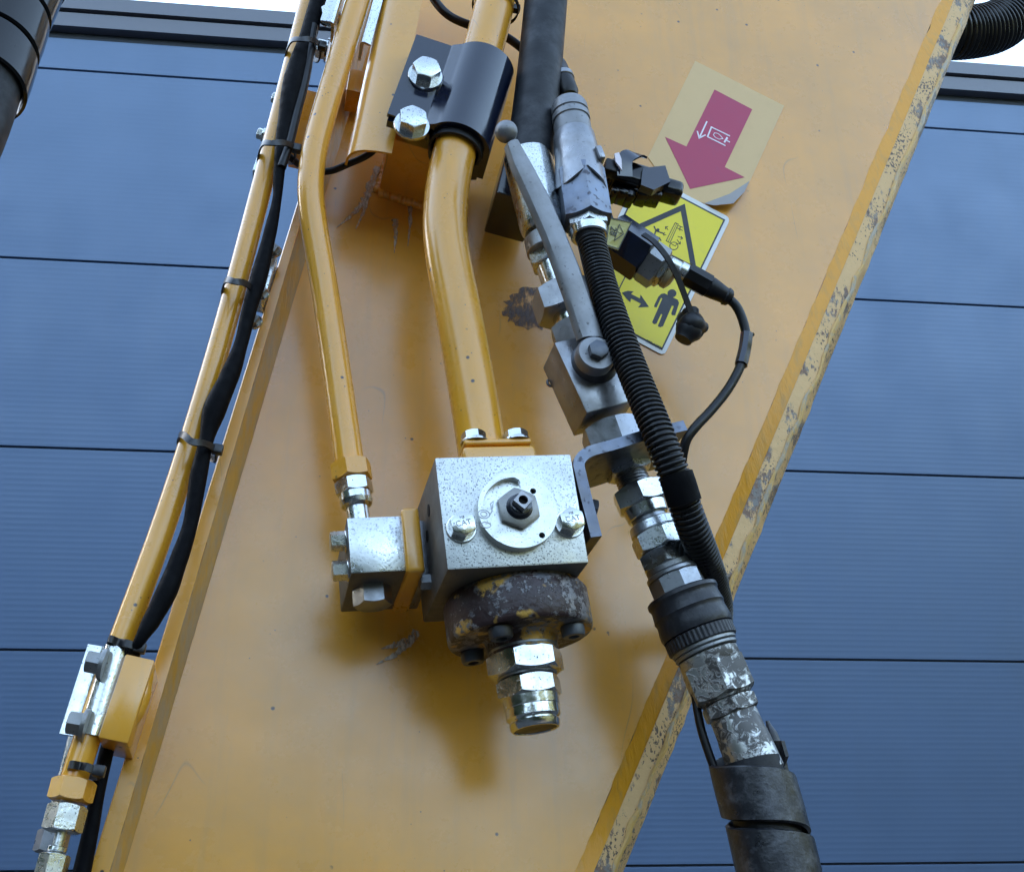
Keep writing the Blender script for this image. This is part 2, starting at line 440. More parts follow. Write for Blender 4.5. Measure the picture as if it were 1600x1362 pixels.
    def build(self, name, mat, parent, label=None, angle=33, smooth=True, base=None):
        me = bpy.data.meshes.new(name)
        b = base if base is not None else parent['_b']
        b = Vector(b)
        me.from_pydata([tuple(p-b) for p in self.v], [], self.f)
        bm = bmesh.new(); bm.from_mesh(me); bmesh.ops.recalc_face_normals(bm, faces=bm.faces[:]); bm.to_mesh(me); bm.free()
        me.materials.append(MAT[mat])
        if smooth:
            me.polygons.foreach_set('use_smooth', [True]*len(me.polygons))
            me.set_sharp_from_angle(angle=radians(angle))
        me.update()
        o = bpy.data.objects.new(name, me); COL.objects.link(o)
        if parent is not None:
            o.parent = parent; o['_b'] = b
            if not parent.get('_root'):            # a sub-part shares its part's frame
                pass
        if label: o['label'] = label
        return o

def thing(name, label, cat, base, group=None):
    e = bpy.data.objects.new(name, None); COL.objects.link(e)
    e.empty_display_size = .02
    base = Vector(base)
    e.matrix_world = Matrix.Translation(to_world(base)) @ BASIS.to_4x4()
    e['label'] = label; e['category'] = cat; e['_b'] = base; e['_root'] = 1
    if group: e['group'] = group
    return e
def solo(g, name, mat, label, cat, base, group=None, angle=33):
    """a thing that is one mesh"""
    o = g.build(name, mat, None, base=base, angle=angle)
    o.matrix_world = Matrix.Translation(to_world(base)) @ BASIS.to_4x4()
    o['label'] = label; o['category'] = cat; o['_b'] = Vector(base); o['_root'] = 1
    if group: o['group'] = group
    return o

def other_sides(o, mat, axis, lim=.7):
    """faces other than the one along axis get darker zinc, shade put into colour"""
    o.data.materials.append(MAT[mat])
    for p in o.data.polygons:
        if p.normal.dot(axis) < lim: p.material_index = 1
class Chain:
    """fittings strung on a straight axis, stations given by the photograph's row"""
    K = .33
    def __init__(s, a, b):
        s.a, s.b = a, b
        s.A, s.B = P(*a), P(*b); s.d = (s.B-s.A).normalized(); s.L = (s.B-s.A).length
        s.mpx = M((s.A+s.B)/2)
    def at(s, y, r=0):                              # distance along the axis of the ring whose front shows at row y
        yy = y + s.K*r
        return s.L*(yy-s.a[1])/(s.b[1]-s.a[1])
    def p(s, y, r=0): return s.A + s.d*s.at(y, r)
    def cyl(s, g, y0, y1, r, r1=None, bev=2.0, seg=40):
        r1 = r1 or r; m = s.mpx
        a, b = s.at(y0, r), s.at(y1, r1); bv = min(bev*m, abs(b-a)*.4)
        return g.lathe(s.A, s.d, [(a, (r-bev)*m), (a+bv, r*m), (b-bv, r1*m), (b, (r1-bev)*m)], seg)
    def hexn(s, g, y0, y1, R, rot=0.0, sides=6, **k):
        return g.hexa(s.A, s.d, s.at(y0, R), s.at(y1, R), R*s.mpx, rot, sides, **k)
    def prof(s, g, pr, seg=48, r0=0):
        return g.lathe(s.A, s.d, [(s.at(y, r0), r*s.mpx) for y, r in pr], seg)

def boxpx(c4, h, depth):
    """box whose front face shows at four pixel corners (TL, TR, BR, BL), front at height h; returns centre, axes, sizes"""
    q = [P(x, y, h) for x, y in c4]
    c = (q[0]+q[1]+q[2]+q[3])/4
    ax = (q[1]-q[0]) + (q[2]-q[3]); ay = (q[0]-q[3]) + (q[1]-q[2])
    th = (atan2(ax.y, ax.x) + atan2(-ay.x, ay.y))/2
    ux, uy = V(cos(th), sin(th), 0), V(-sin(th), cos(th), 0)
    dx, dy = ax.dot(ux)/2, ay.dot(uy)/2
    return c - V(0, 0, depth/2), ux, uy, V(0, 0, 1), dx, dy, depth

def make_bolt(parent, A, d, R, hh, rot=0, wash=1.3, mat='zinc', mark=None, name='bolt', wt=.0022, wmat='zinc_bright', hint=None):
    """hex bolt head seated at A, pointing along d"""
    g = G(); g.hexa(A, d, wt, wt+hh, R, rot, ch0=False, hint=hint)
    b = g.build(name, mat, parent)
    if wash:
        w = G(); w.lathe(A, d, [(0, R*wash), (wt*.6, R*wash), (wt, R*wash*.96)], 36)
        w.build('washer', wmat, b)
    if mark:
        a, bb = frame(d, hint)
        ang = mark[2]
        ax = bb*cos(ang) - a*sin(ang); ax = -ax if False else ax
        up = a*cos(ang) + bb*sin(ang)
        ax = up.cross(d)
        tx = G(); tx.text(mark[0], mark[1], A + d*(wt+hh-.0001), ax, up, .0002)
        if len(mark) > 3: tx.text(mark[3], mark[1]*.5, A + d*(wt+hh-.0001) + up*mark[1]*.75, ax, up, .0002)
        tx.build('head_mark', 'zinc_side', b)
    return b

# ================================================================== SETTING
def plain(name, me_v, me_f, mat, kind='structure'):
    me = bpy.data.meshes.new(name); me.from_pydata(me_v, [], me_f); me.materials.append(MAT[mat]); me.update()
    o = bpy.data.objects.new(name, me); COL.objects.link(o); o['kind'] = kind; return o
plain('ground', [(-150, -150, 0), (150, -150, 0), (150, 150, 0), (-150, 150, 0)], [(0, 1, 2, 3)], 'yard_asphalt')

# added, unseen dark belt round behind the camera, blocks low sky to darken undersides
t = NT('low_sky_blocker'); t.set('Base Color', t.mix(t.noise(1.5, 6, .7), (.022, .034, .014), (.060, .075, .030))); t.set('Roughness', .8); MAT['low_sky_blocker'] = t.m
vs, fs = [], []; N = 220
for i in range(N+1):
    a = radians(158 + 224*i/N)                       # from the left of the wall round behind to its right
    r = 13 + 1.5*sin(a*5) + random.uniform(-.6, .6)
    hgt = 8.2 + 3.5*max(0.0, min(1.0, (radians(222)-a)/.35)) + 1.2*sin(a*7.3) + .8*sin(a*17) + random.uniform(-.5, .5)
    for k in range(7):
        z = hgt*k/6; rr = r + (0, -.5, -.8, -.6, -.1, .7, 2.2)[k] + random.uniform(-.4, .4)
        vs.append((cos(a)*rr, sin(a)*rr, z - (.2 if k == 0 else 0)))
for i in range(N):
    for k in range(6): o = i*7+k; fs.append((o, o+7, o+8, o+1))
o = plain('low_sky_blocker', vs, fs, 'low_sky_blocker', 'stuff'); o['label'] = 'added dark belt out of view, blocking low sky light'

# warehouse wall: horizontal cladding panels with fine ribs
WY, WROT = 5.75, radians(0.0)
def wall_hit(px, py):
    d = ray(px, py); return CAM + d*((WY-CAM.y)/d.y)
bw = bpy.data.objects.new('warehouse', None); COL.objects.link(bw); bw.location = (0, WY, 0)
bw['label'] = 'dark blue grey warehouse wall of ribbed horizontal cladding behind the yellow arm'; bw['category'] = 'building'
def wpart(name, vs, fs, mat):
    me = bpy.data.meshes.new(name); me.from_pydata(vs, [], fs); me.materials.append(MAT[mat]); me.update()
    o = bpy.data.objects.new(name, me); COL.objects.link(o); o.parent = bw; return o
def wbox(name, x0, x1, y0, y1, z0, z1, mat):
    vs = [(x, y, z) for z in (z0, z1) for y in (y0, y1) for x in (x0, x1)]
    return wpart(name, vs, [(0, 2, 3, 1), (4, 5, 7, 6), (0, 1, 5, 4), (2, 6, 7, 3), (0, 4, 6, 2), (1, 3, 7, 5)], mat)
zj = [wall_hit(800, y).z for y in (156, 441, 722, 1024, 1354)]     # joint rows along the photograph's middle column
WX0, WX1 = -14.0, 16.0
levels = zj[::-1]
step = levels[1]-levels[0]
while levels[0] > .2: levels.insert(0, max(levels[0]-step, .12) if levels[0]-step > .3 else .12)
ztop = wall_hit(800, 108).z
levels.append(ztop)
for i in range(len(levels)-1):
    z0, z1 = levels[i]+.004, levels[i+1]-.004
    n = max(2, int(round((z1-z0)/.027)))
    zs, ys = [z0], [.012]
    for k in range(n):
        a = z0+(z1-z0)*k/n; w = (z1-z0)/n
        zs += [a+w*.12, a+w*.5, a+w*.88]; ys += [.0, -.0003, .0]
    zs.append(z1); ys.append(.012)
    zs = [z0, z0+.002]+zs[1:-1]+[z1-.002, z1]; ys = [.02, .001]+ys[1:-1]+[.001, .02]
    vs = [(x, y, z) for y, z in zip(ys, zs) for x in (WX0, WX1)]
    fs = [(2*k, 2*k+1, 2*k+3, 2*k+2) for k in range(len(zs)-1)]
    wpart('cladding_panel', vs, fs, 'cladding')
wbox('backing_wall', WX0, WX1, .018, .30, 0.0, ztop, 'joint_seal')
za, zb, zc = wall_hit(800, 96).z, wall_hit(800, 84).z, wall_hit(800, 50).z
wbox('trim_groove', WX0, WX1, .03, .30, ztop+.001, za, 'joint_seal')
wbox('roof_trim', WX0, WX1, -.035, .30, za+.001, wall_hit(800, 76).z, 'trim_paint')
wbox('trim_groove', WX0, WX1, .01, .30, wall_hit(800, 76).z+.001, wall_hit(800, 72).z, 'joint_seal')
wbox('roof_trim', WX0, WX1, -.05, .32, wall_hit(800, 72).z+.001, wall_hit(800, 53).z, 'trim_paint')
wbox('roof_slab', WX0, WX1, .33, 12.0, ztop-.4, ztop, 'trim_paint')

# ================================================================== THE ARM
arm = thing('excavator_arm', 'large ochre yellow steel excavator arm running diagonally across the picture', 'excavator arm', P(750, 700, 0))
def ln(p, q, y): return p[0] + (q[0]-p[0])*(y-p[1])/(q[1]-p[1])
YT, YB = -140, 1560
LI = ((467, 357), (173, 1355)); LO = ((465, 320), (142, 1362)); LW = ((492, 357), (195, 1355))
RIin = ((1470, 0), (902, 1356)); RB = ((1491, 0), (928, 1362)); RC = ((1502, 35), (957, 1362)); RS = ((1513, 0), (981, 1362))
# side plate (subdivided a little so that its slight unevenness is real)
HF = .010
g = G()
rows = 24
def strip_between(g, l0, h0, l1, h1, nx=1, hn=None, jit=0.0, rows=24):
    vs = []; fs = []
    for i in range(rows+1):
        y = YT + (YB-YT)*i/rows
        a, b = P(ln(*l0, y)+random.uniform(-jit, jit), y, h0), P(ln(*l1, y)+random.uniform(-jit, jit)*.4, y, h1)
        for j in range(nx+1):
            p = a.lerp(b, j/nx)
            if hn: p = p + V(0, 0, hn(i, j))
            vs.append(p)
    for i in range(rows):
        for j in range(nx):
            o = i*(nx+1)+j; fs.append((o, o+1, o+nx+2, o+nx+1))
    return g.add(vs, fs)
strip_between(g, LW, 0, RIin, 0, 16)
side = g.build('side_plate', 'plate_paint', arm, smooth=True, angle=60)
g = G(); strip_between(g, LI, HF-.001, LW, .0003, 5, lambda i, j: random.uniform(-.0004, .0004) if 0 < j < 5 else 0, 1.3, 110); g.build('weld_seam', 'weld_dusty', arm, angle=80)
g = G(); strip_between(g, RIin, .0003, RB, HF-.001, 5, lambda i, j: random.uniform(-.0005, .0003) if 0 < j < 5 else 0, 1.6, 110); g.build('weld_seam', 'weld_orange', arm, angle=80)
# top and bottom plates, seen edge on: a thick slab going back from the picture
def slab(lin, lout, depth, cham, mat, name, jag=0.0):
    vs = []; fs = []; N = 90
    for i in range(N+1):
        y = YT + (YB-YT)*i/N
        a, b = P(ln(*lin, y), y, HF), P(ln(*lout, y), y, HF)
        w = b-a; n = w.normalized()
        jg = (random.uniform(-1, 1)*jag if i % 2 else random.uniform(-.4, .4)*jag)
        c = abs(cham)
        ring = [a + V(0, 0, -depth), a, a.lerp(b, .5), b - n*(jg*.5) - n*0, b + n*c*.75 + n*jg + V(0, 0, -c*.75), b + n*c + V(0, 0, -c*1.6), b + n*c + V(0, 0, -depth)]
        vs += ring
    k = 7
    for i in range(N):
        for j in range(k-1): o = i*k+j; fs.append((o, o+1, o+k+1, o+k))
        fs.append((i*k+k-1, i*k, (i+1)*k, (i+1)*k+k-1))
    g = G(); g.add(vs, fs); g.add(vs[:k], [tuple(range(k))]); g.add(vs[-k:], [tuple(range(k-1, -1, -1))])
    return g.build(name, mat, arm, angle=28)
slab(LI, LO, .30, .0012, 'flange_paint', 'top_flange_plate')
rb = slab(RB, RC, .30, .0135, 'edge_worn', 'bottom_flange_plate', .0016)
# ragged scraped lip on the lower flange's corner
g = G(); pts = []
for i in range(70):
    y = 30 + 1400*i/69
    pts.append(P(ln(*RC, y)+random.uniform(-3, 3), y, HF+.0004))
g.tube(pts, [random.uniform(.0012, .0028) for _ in range(70)], 6, 2); g.build('scraped_lip', 'edge_scuffed', arm, angle=50)
# far side plate closes the box section
vs = [P(ln(*LO, YT), YT, 0)-V(0, 0, .29), P(ln(*RS, YT), YT, 0)-V(0, 0, .29), P(ln(*RS, YB), YB, 0)-V(0, 0, .29), P(ln(*LO, YB), YB, 0)-V(0, 0, .29)]
g = G(); g.add(vs, [(0, 1, 2, 3)]); g.build('far_side_plate', 'flange_paint', arm)

# grease smear behind the hex fitting, and dried residue streaks
g = G(); lp = []
for i in range(40):
    an = 2*pi*i/40; k = random.uniform(.82, 1.12); lp.append(P(832+46*cos(an)*k, 482+34*sin(an)*k, 0))
g.sheet(lp, .0002, .0006); g.build('grease_smear', 'grease', arm)
def streak(pts, ws):
    c = spline([P(x, y, 0) for x, y in pts], 10); n = len(c); L = []; Rr = []
    for i in range(n):
        dd = (c[min(i+1, n-1)]-c[max(i-1, 0)]).normalized(); nn = V(-dd.y, dd.x, 0)
        x = i/(n-1)*(len(ws)-1); j = min(int(x), len(ws)-2); w = (ws[j]*(j+1-x)+ws[j+1]*(x-j))*.00055
        L.append(c[i]+nn*w*random.uniform(.5, 1.2)); Rr.append(c[i]-nn*w*random.uniform(.5, 1.2))
    g = G(); g.sheet(L+Rr[::-1], .0002, .0009); return g.build('residue_streak', 'residue', arm, angle=60)
streak([(592, 262), (580, 290), (566, 318), (548, 338), (526, 356)], [9, 8, 6, 3, .6])
streak([(574, 308), (570, 326), (556, 358)], [3, 4, .6])
streak([(617, 343), (618, 362), (616, 396)], [6, 4, .6])
streak([(652, 262), (646, 292), (640, 318), (641, 345), (637, 385)], [7, 7, 5, 3, .6])
streak([(650, 985), (643, 998), (622, 1006), (596, 1014)], [5, 7, 6, .8])
streak([(640, 1004), (620, 1020), (588, 1038)], [6, 5, .6])

# mounting bosses welded to the plate: behind the clamp and behind the valve
c4 = [(566, 205), (690, 235), (676, 345), (575, 325)]
def boss(name, c4, h, mat, bev=.002, low=0.0):
    b = boxpx(c4, h, h-low); g = G(); g.box(*b, bev); o = g.build(name, mat, arm)
    c, ux, uy, uz, dx, dy, dz = b; c = Vector((c.x, c.y, .0012))
    q = [c-ux*dx/2+uy*dy/2, c-ux*dx/2-uy*dy/2, c+ux*dx/2-uy*dy/2, c+ux*dx/2+uy*dy/2]
    for i in range(3):                              # rippled fillet weld round the foot
        pts = [q[i].lerp(q[i+1], k/26) + V(random.uniform(-.0006, .0006), random.uniform(-.0006, .0006), 0) for k in range(27)]
        g = G(); g.tube(pts, [.0050 + .0009*(k % 2) + random.uniform(-.0005, .0005) for k in range(27)], 8, 2); g.build('weld_bead', mat, arm, angle=60)
    return o
boss('clamp_boss', [(632, 140), (716, 164), (690, 240), (606, 216)], .078, 'flange_paint')
boss('valve_boss', [(680, 790), (830, 790), (850, 905), (700, 905)], .044, 'flange_paint')

# ================================================================== VALVE BLOCK
BH = .160
vb = thing('shutoff_valve', 'square zinc plated valve block with a round dial plate and square spindle', 'valve', P(800, 800, .10))
bc = boxpx([(675, 712), (893, 711), (920, 880), (703, 889)], BH, .112)
g = G(); g.box(*bc, .0016, 2); other_sides(g.build('body', 'zinc_pitted', vb), 'shaded_side', V(0, 0, 1))
BX, BY = bc[1], bc[2]
DC = P(805, 804, BH); md = M(DC); DR = 63*md
def arc(c, r, a0, a1, n): return [c + (BX*cos(a0+(a1-a0)*i/n) + BY*sin(a0+(a1-a0)*i/n))*r for i in range(n+1)]
g = G(); g.lathe(DC-V(0, 0, .001), V(0, 0, 1), [(0, DR*.985), (.004, DR*.985)], 64)
dial = g.build('dial_plate', 'zinc_smooth', vb)
slot = arc(DC, DR*.88, radians(86), radians(183), 24) + [DC + (BX*cos(radians(186))+BY*sin(radians(186)))*DR*.78] + arc(DC, DR*.60, radians(176), radians(92), 20)
endc = DC + (BX*cos(radians(88))+BY*sin(radians(88)))*DR*.74
slot = arc(DC, DR*.88, radians(88), radians(180), 24) + arc(DC, DR*.62, radians(176), radians(88), 20) + [endc + (BX*cos(a)+BY*sin(a))*DR*.135 for a in [radians(-50), radians(-10), radians(30)]]
holes = [[P(x, y, BH+.0088) + V(cos(a), sin(a), 0)*5*md for a in [2*pi*i/14 for i in range(14)]] for x, y in ((833, 767), (847, 836))]
g = G(); g.sheet(arc(DC, DR, 0, 2*pi*71/72, 71), BH+.0031, BH+.0088, [slot]+holes)
g.build('dial_face', 'zinc_smooth', dial)
for h in holes:
    c = sum(h, V(0, 0, 0))/len(h); c.z = BH+.0032
    g = G(); g.lathe(c, V(0, 0, 1), [(0, 5.4*md), (.0003, 5.4*md)], 14); g.build('dial_hole', 'hole_dark', dial)
g = G(); HT = BH+.0088
for x, y, rx, ry in ((756, 803, 9, 7), (756, 803, 5, 4), (759, 820, 8, 4.5)):
    c = P(x, y, HT); g.ribbon([c + V(cos(2*pi*i/20)*rx, sin(2*pi*i/20)*ry, 0)*md for i in range(20)], 1.1*md, HT+.00005, HT+.0003, True)
g.ribbon([P(810, 752, HT), P(813, 762, HT)], 1.6*md, HT+.00005, HT+.0003)
g.ribbon([P(808, 763, HT), P(811, 764, HT)], 1.6*md, HT+.00005, HT+.0003)
g.ribbon([P(764, 807, HT), P(769, 798, HT), P(766, 787, HT), P(771, 783, HT)], 1.4*md, HT+.00005, HT+.0003)
g.build('dial_mark', 'steel_grey', dial)
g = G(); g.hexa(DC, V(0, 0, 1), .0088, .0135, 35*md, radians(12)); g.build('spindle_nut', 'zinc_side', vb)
g = G(); g.lathe(DC, V(0, 0, 1), [(.0136, 21*md), (.0139, 20*md), (.0195, 17*md), (.0198, 15*md)], 32)
sp = g.build('spindle', 'black_paint', vb)
sq = [V(cos(a), sin(a), 0) for a in [radians(8+90*i) for i in range(4)]]
g = G(); c = DC + V(0, 0, .0199)
outer, inner = [x*15.5*md for x in sq], [V(cos(2*pi*i/16), sin(2*pi*i/16), 0)*7.5*md for i in range(16)]
tmp = G(); tmp.sheet([x+c for x in outer], c.z, c.z+.0060, [[x+c for x in inner]]); tmp.build('square_end', 'steel_grey', sp)
g = G(); g.lathe(c+V(0, 0, .0015), V(0, 0, 1), [(0, 7.6*md), (.0004, 7.6*md)], 16); g.build('socket', 'hole_dark', sp)
for x, y, ro in ((720, 826, .25), (889, 819, .2)):
    make_bolt(vb, P(x, y, BH), V(0, 0, 1), 21*md, .0085, ro, 1.15, 'zinc_bright', ('CAT', .0056, .28, 'M8'))
# tapped holes in the left side
g = G()
for (x, y, hh) in ((676, 797, .118), (660, 838, .102)):
    c = P(x, y, hh); L = bc[0] - BX*(bc[4]/2+.0002); c = c - BX*((c-L).dot(BX))
    g.lathe(c, -BX, [(0, .0045), (.0003, .0045)], 18)
g.build('tapped_hole', 'hole_dark', vb)

# flange casting and outlet below the block
oc = Chain((803, 925, .102), (835, 1128, .102)); mo = oc.mpx
CB = bc[0] - BY*(bc[5]/2)                                   # middle of the block's underside
fl = thing('outlet_flange', 'corroded plum brown outlet flange under the valve block with flaking paint', 'flange', oc.A)
a0 = (CB - oc.A).dot(oc.d)
AX0 = oc.A + oc.d*(a0+.0002)
g = G(); R = 116*mo
g.lathe(AX0, oc.d, [(0, R*.93), (.0025, R*.95), (.004, R*.985), (.0055, R), (.0305, R), (.0325, R*.985), (.0334, R*.965), (.0335, R*.45)], 64)
fl_b = g.build('casting', 'flaking_rust', fl)
g = G(); g.lathe(AX0, oc.d, [(.0334, 62*mo), (.036, 57*mo), (.045, 55*mo), (.046, 51*mo)], 48); g.build('neck', 'flaking_rust', fl)
fa, fb = frame(oc.d)
for q in range(4):
    an = radians(35+90*q); c = AX0 + oc.d*.0337 + (fa*cos(an)+fb*sin(an))*R*.74
    g = G(); g.lathe(c, oc.d, [(0, 18*mo), (.0006, 19*mo), (.0065, 18.5*mo), (.0080, 16.5*mo), (.0081, 9*mo), (.005, 8.5*mo)], 28)
    g.build('cap_screw', 'steel_dark', fl)
out = thing('outlet_adapter', 'bright zinc hex adapter with a plugged end, hanging from the corroded flange', 'pipe fitting', oc.B)
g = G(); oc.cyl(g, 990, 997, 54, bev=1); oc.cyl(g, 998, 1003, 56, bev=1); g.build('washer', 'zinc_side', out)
g = G(); oc.hexn(g, 1001, 1038, 62, radians(28)); g.build('nut', 'zinc_bright', out)
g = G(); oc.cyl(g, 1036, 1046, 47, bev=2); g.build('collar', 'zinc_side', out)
g = G(); oc.hexn(g, 1045, 1076, 52, radians(27)); g.build('nut', 'zinc_bright', out)
g = G(); oc.prof(g, [(1090, 40), (1092, 44), (1106, 43), (1107, 42), (1121, 42), (1123, 39), (1125, 37), (1127, 37), (1129, 39), (1136, 38), (1139, 36), (1139, 33), (1136, 32)], 56)
g.build('plug', 'zinc_bright', out)
g = G(); oc.prof(g, [(1133, 33), (1137.5, 32.5)], 40); g.build('plug_face', 'cable_plastic', out)
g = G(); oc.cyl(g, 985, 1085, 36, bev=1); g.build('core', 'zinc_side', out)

# side port block with its yellow flange
SH = .108
sb = thing('port_block', 'small cubic zinc port block left of the main valve, two bolts in its side', 'valve', P(585, 850, .06))
sc4 = boxpx([(539, 807), (627, 807), (640, 894), (551, 893)], SH, .084)
g = G(); g.box(*sc4, .0012, 2); other_sides(g.build('body', 'zinc', sb), 'shaded_side', V(0, 0, 1))
sx, sy, sz = sc4[1], sc4[2], sc4[3]; ms = MP(585, 850, .07)
for (vy, hh) in ((.23, -.012), (-.30, -.012)):
    c = sc4[0] - sx*sc4[4]/2 + sy*sc4[5]*vy + sz*(sc4[6]/2+hh-.004)
    make_bolt(sb, c, -sx, 15.5*ms, .0105, .3, 1.1, 'zinc', wt=.001)
c = sc4[0] - sy*sc4[5]/2 - sx*.002 + sz*.008
make_bolt(sb, c, -sy, 30*ms, .014, .55, 0, 'steel_grey', name='plug', wt=0)
sf = thing('port_flange', 'yellow flange plate bolted between the port block and the main valve', 'flange', P(640, 850, .08))
f4 = boxpx([(624, 792), (652, 792), (668, 893), (638, 893)], SH+.004, .090)
g = G(); g.box(*f4, .003, 3); g.build('plate', 'flange_paint', sf)
c = f4[0] + sx*(f4[4]/2) - sy*(f4[5]*.52) + sz*.026
g = G(); g.hexa(c - sx*.002, sx, 0, .010, 13*ms, .4); g.build('bolt', 'zinc_side', sf)
g = G(); g.box(f4[0] + sx*(f4[4]/2+.0035) - sz*.01, sx, sy, sz, .007, f4[5]*.9, .07, .001); g.build('spacer', 'steel_grey', sf)

# ================================================================== PIPES
# left outer pipe
H3 = .045
lp = thing('hydraulic_pipe', 'long slim yellow hydraulic pipe along the left side with a black harness tied to it', 'pipe', P(190, 1000, H3), 'yellow hydraulic pipes on the arm')
ptsL = [(510, -110), (483, 0), (446, 150), (407, 300), (372, 435), (332, 580), (277, 760), (235, 880), (189, 1003), (150, 1110), (121, 1200), (108, 1240)]
g = G(); g.tube([P(x, y, H3) for x, y in ptsL], 18.5*MP(300, 700, H3), 28, 6, sm=20); g.build('tube', 'pipe_paint', lp)
cL = Chain((123, 1195, H3), (84, 1345, H3))
g = G(); cL.hexn(g, 1206, 1242, 35, .35); g.build('nut', 'pipe_paint', lp)
g = G(); cL.hexn(g, 1248, 1290, 31, .3); g.build('union_nut', 'zinc', lp)
g = G(); cL.cyl(g, 1286, 1330, 9, bev=1); g.build('stem', 'zinc', lp)
g = G(); cL.cyl(g, 1318, 1326, 15, bev=1); cL.hexn(g, 1326, 1372, 24, .2); g.build('end_fitting', 'zinc', lp)
# second fitting just behind it
cL2 = Chain((112, 1195, .004), (73, 1345, .004))
l2 = thing('pipe_fitting', 'zinc pipe fitting half hidden behind the lower left pipe end', 'pipe fitting', cL2.A)
g = G(); cL2.cyl(g, 1120, 1300, 17); g.build('tube', 'zinc', l2)
g = G(); cL2.hexn(g, 1290, 1325, 25, .5); g.build('nut', 'steel_grey', l2)

# inner narrow pipe
H1 = .062
ip = thing('hydraulic_pipe', 'slim yellow hydraulic pipe with a bend, ending in the small port block', 'pipe', P(548, 720, H1), 'yellow hydraulic pipes on the arm')
pts1 = [(594, -110), (560, 0), (537, 75), (501, 195), (488, 248), (484, 296), (489, 350), (507, 440), (533, 632), (546, 722)]
g = G(); g.tube([P(x, y, H1+(.012 if y < 300 else .006 if y < 360 else 0)) for x, y in pts1], 21.5*MP(520, 500, H1), 32, 8, sm=40); g.build('tube', 'pipe_paint', ip)
c1 = Chain((547, 722, H1), (566, 845, H1))
g = G(); c1.hexn(g, 712, 741, 33, .35); g.build('nut', 'pipe_paint', ip)
g = G(); c1.hexn(g, 742, 764, 30, .45); c1.cyl(g, 763, 777, 25); c1.prof(g, [(776, 26), (783, 24), (787, 18), (787.5, 10)], 40, 24); g.build('union_nut', 'zinc_bright', ip)
g = G(); c1.cyl(g, 785, 812, 17.5, bev=1); g.build('stub', 'zinc_bright', ip)

# big middle pipe
H2 = .098
bp = thing('hydraulic_pipe', 'thick yellow hydraulic pipe running from the black clamp down into the valve block', 'pipe', P(748, 690, H2), 'yellow hydraulic pipes on the arm')
pts2 = [(796, -110), (776, 0), (757, 70), (722, 195), (704, 258), (696, 310), (694, 360), (701, 415), (716, 484), (731, 568), (744, 645), (757, 728)]
g = G(); g.tube([P(x, y, H2) for x, y in pts2], 36*MP(715, 450, H2), 40, 8, sm=50); g.build('tube', 'pipe_paint', bp)
CT = bc[0] + BY*(bc[5]/2)
pf = thing('pipe_flange', 'yellow bolted flange seating the thick pipe on top of the valve block', 'flange', CT)
pc = P(757, 728, H2); cc = CT + BX*((pc-CT).dot(BX)+.007) + V(0, 0, H2-CT.z)
g = G(); cc = cc + BY*.0175
g = G(); g.box(cc + BY*.0050 - BY*.004, BX, BY, V(0, 0, 1), .056, .0150, .052, .003, 3); g.build('plate', 'flange_paint', pf)
g = G(); g.box(cc + BY*.0130, BX, BY, V(0, 0, 1), .052, .0046, .048, .0016, 3); g.build('split_plate', 'flange_paint', pf)
for sx_ in (-1, 1):
    make_bolt(pf, cc + BY*.0154 + BX*.0165*sx_ + V(0, 0, .016), BY, .0095, .0065, .2, 1.12, 'zinc_bright')

# ================================================================== BLACK PIPE CLAMP
cl = thing('pipe_clamp', 'black painted half shell clamp holding the thick yellow pipe with two zinc bolts', 'pipe clamp', P(730, 160, H2), 'clamps holding the pipes')
A, B = P(753, 106, H2), P(713, 230, H2); d = (B-A).normalized(); L = (B-A).length
mc = MP(735, 160, H2)
side_v = d.cross(V(0, 0, 1)).normalized()                 # towards the picture's left
if side_v.x > 0: side_v = -side_v
R0, R1 = 42*mc, 52*mc
def shell(r0, r1, hw, z0, z1, wing0, wing1, h0):
    """half shell and wing, profile in (side, height), extruded along d"""
    pr = []
    for i in range(17):
        a = radians(-8 + 188*i/16*0.935)
        pr.append((cos(a)*-1*r1, sin(a)*r1))
    return pr
def profile_extrude(g, pr, s0, s1, bev=0.0):
    rings = [[A + d*s + side_v*x + V(0, 0, z) for x, z in pr] for s in (s0, s1)]
    return g.rings(rings)
WZ = .010; WT = 7*mc; WL = 112*mc
pr = [(-R1, -.030)] + [(-cos(radians(t))*R1, sin(radians(t))*R1) for t in range(0, 146, 8)]
zz = WZ+WT
xw = sqrt(max(1e-9, R1*R1-zz*zz))
pr = [(-R1, -.030)] + [(-cos(radians(t))*R1, sin(radians(t))*R1) for t in range(0, 181, 6) if not (cos(radians(t)) < 0 and sin(radians(t))*R1 < zz+.004)]
pr += [(R1*.985, zz+.002), (R1*1.05, zz), (WL, zz), (WL, WZ), (R0*1.12, WZ), (R0*1.0, WZ+.003)]
pr += [(-cos(radians(t))*R0, sin(radians(t))*R0) for t in range(156, -1, -6)] + [(-R0, -.030)]
g = G(); profile_extrude(g, pr, 0, L); clb = g.build('upper_shell', 'black_paint', cl)
# lower half: saddle under the wing, set back a little
pr2 = [(WL*.98, WZ-.001), (WL*.98, WZ-.009), (R0*1.05, WZ-.009), (R0*.9, -.02), (R0*.55, -.034), (-R0*.7, -.034), (-R0*1.02, -.030), (-R0*1.02, -.002), (-R0*.99, 0)] + \
      [(-cos(radians(t))*R0*.985, sin(radians(t))*R0*.985*(-1)) for t in range(0, 181, 12)] + [(R0*1.05, WZ-.001)]
g = G(); profile_extrude(g, pr2, .002, L+.003); g.build('lower_saddle', 'black_paint', cl)
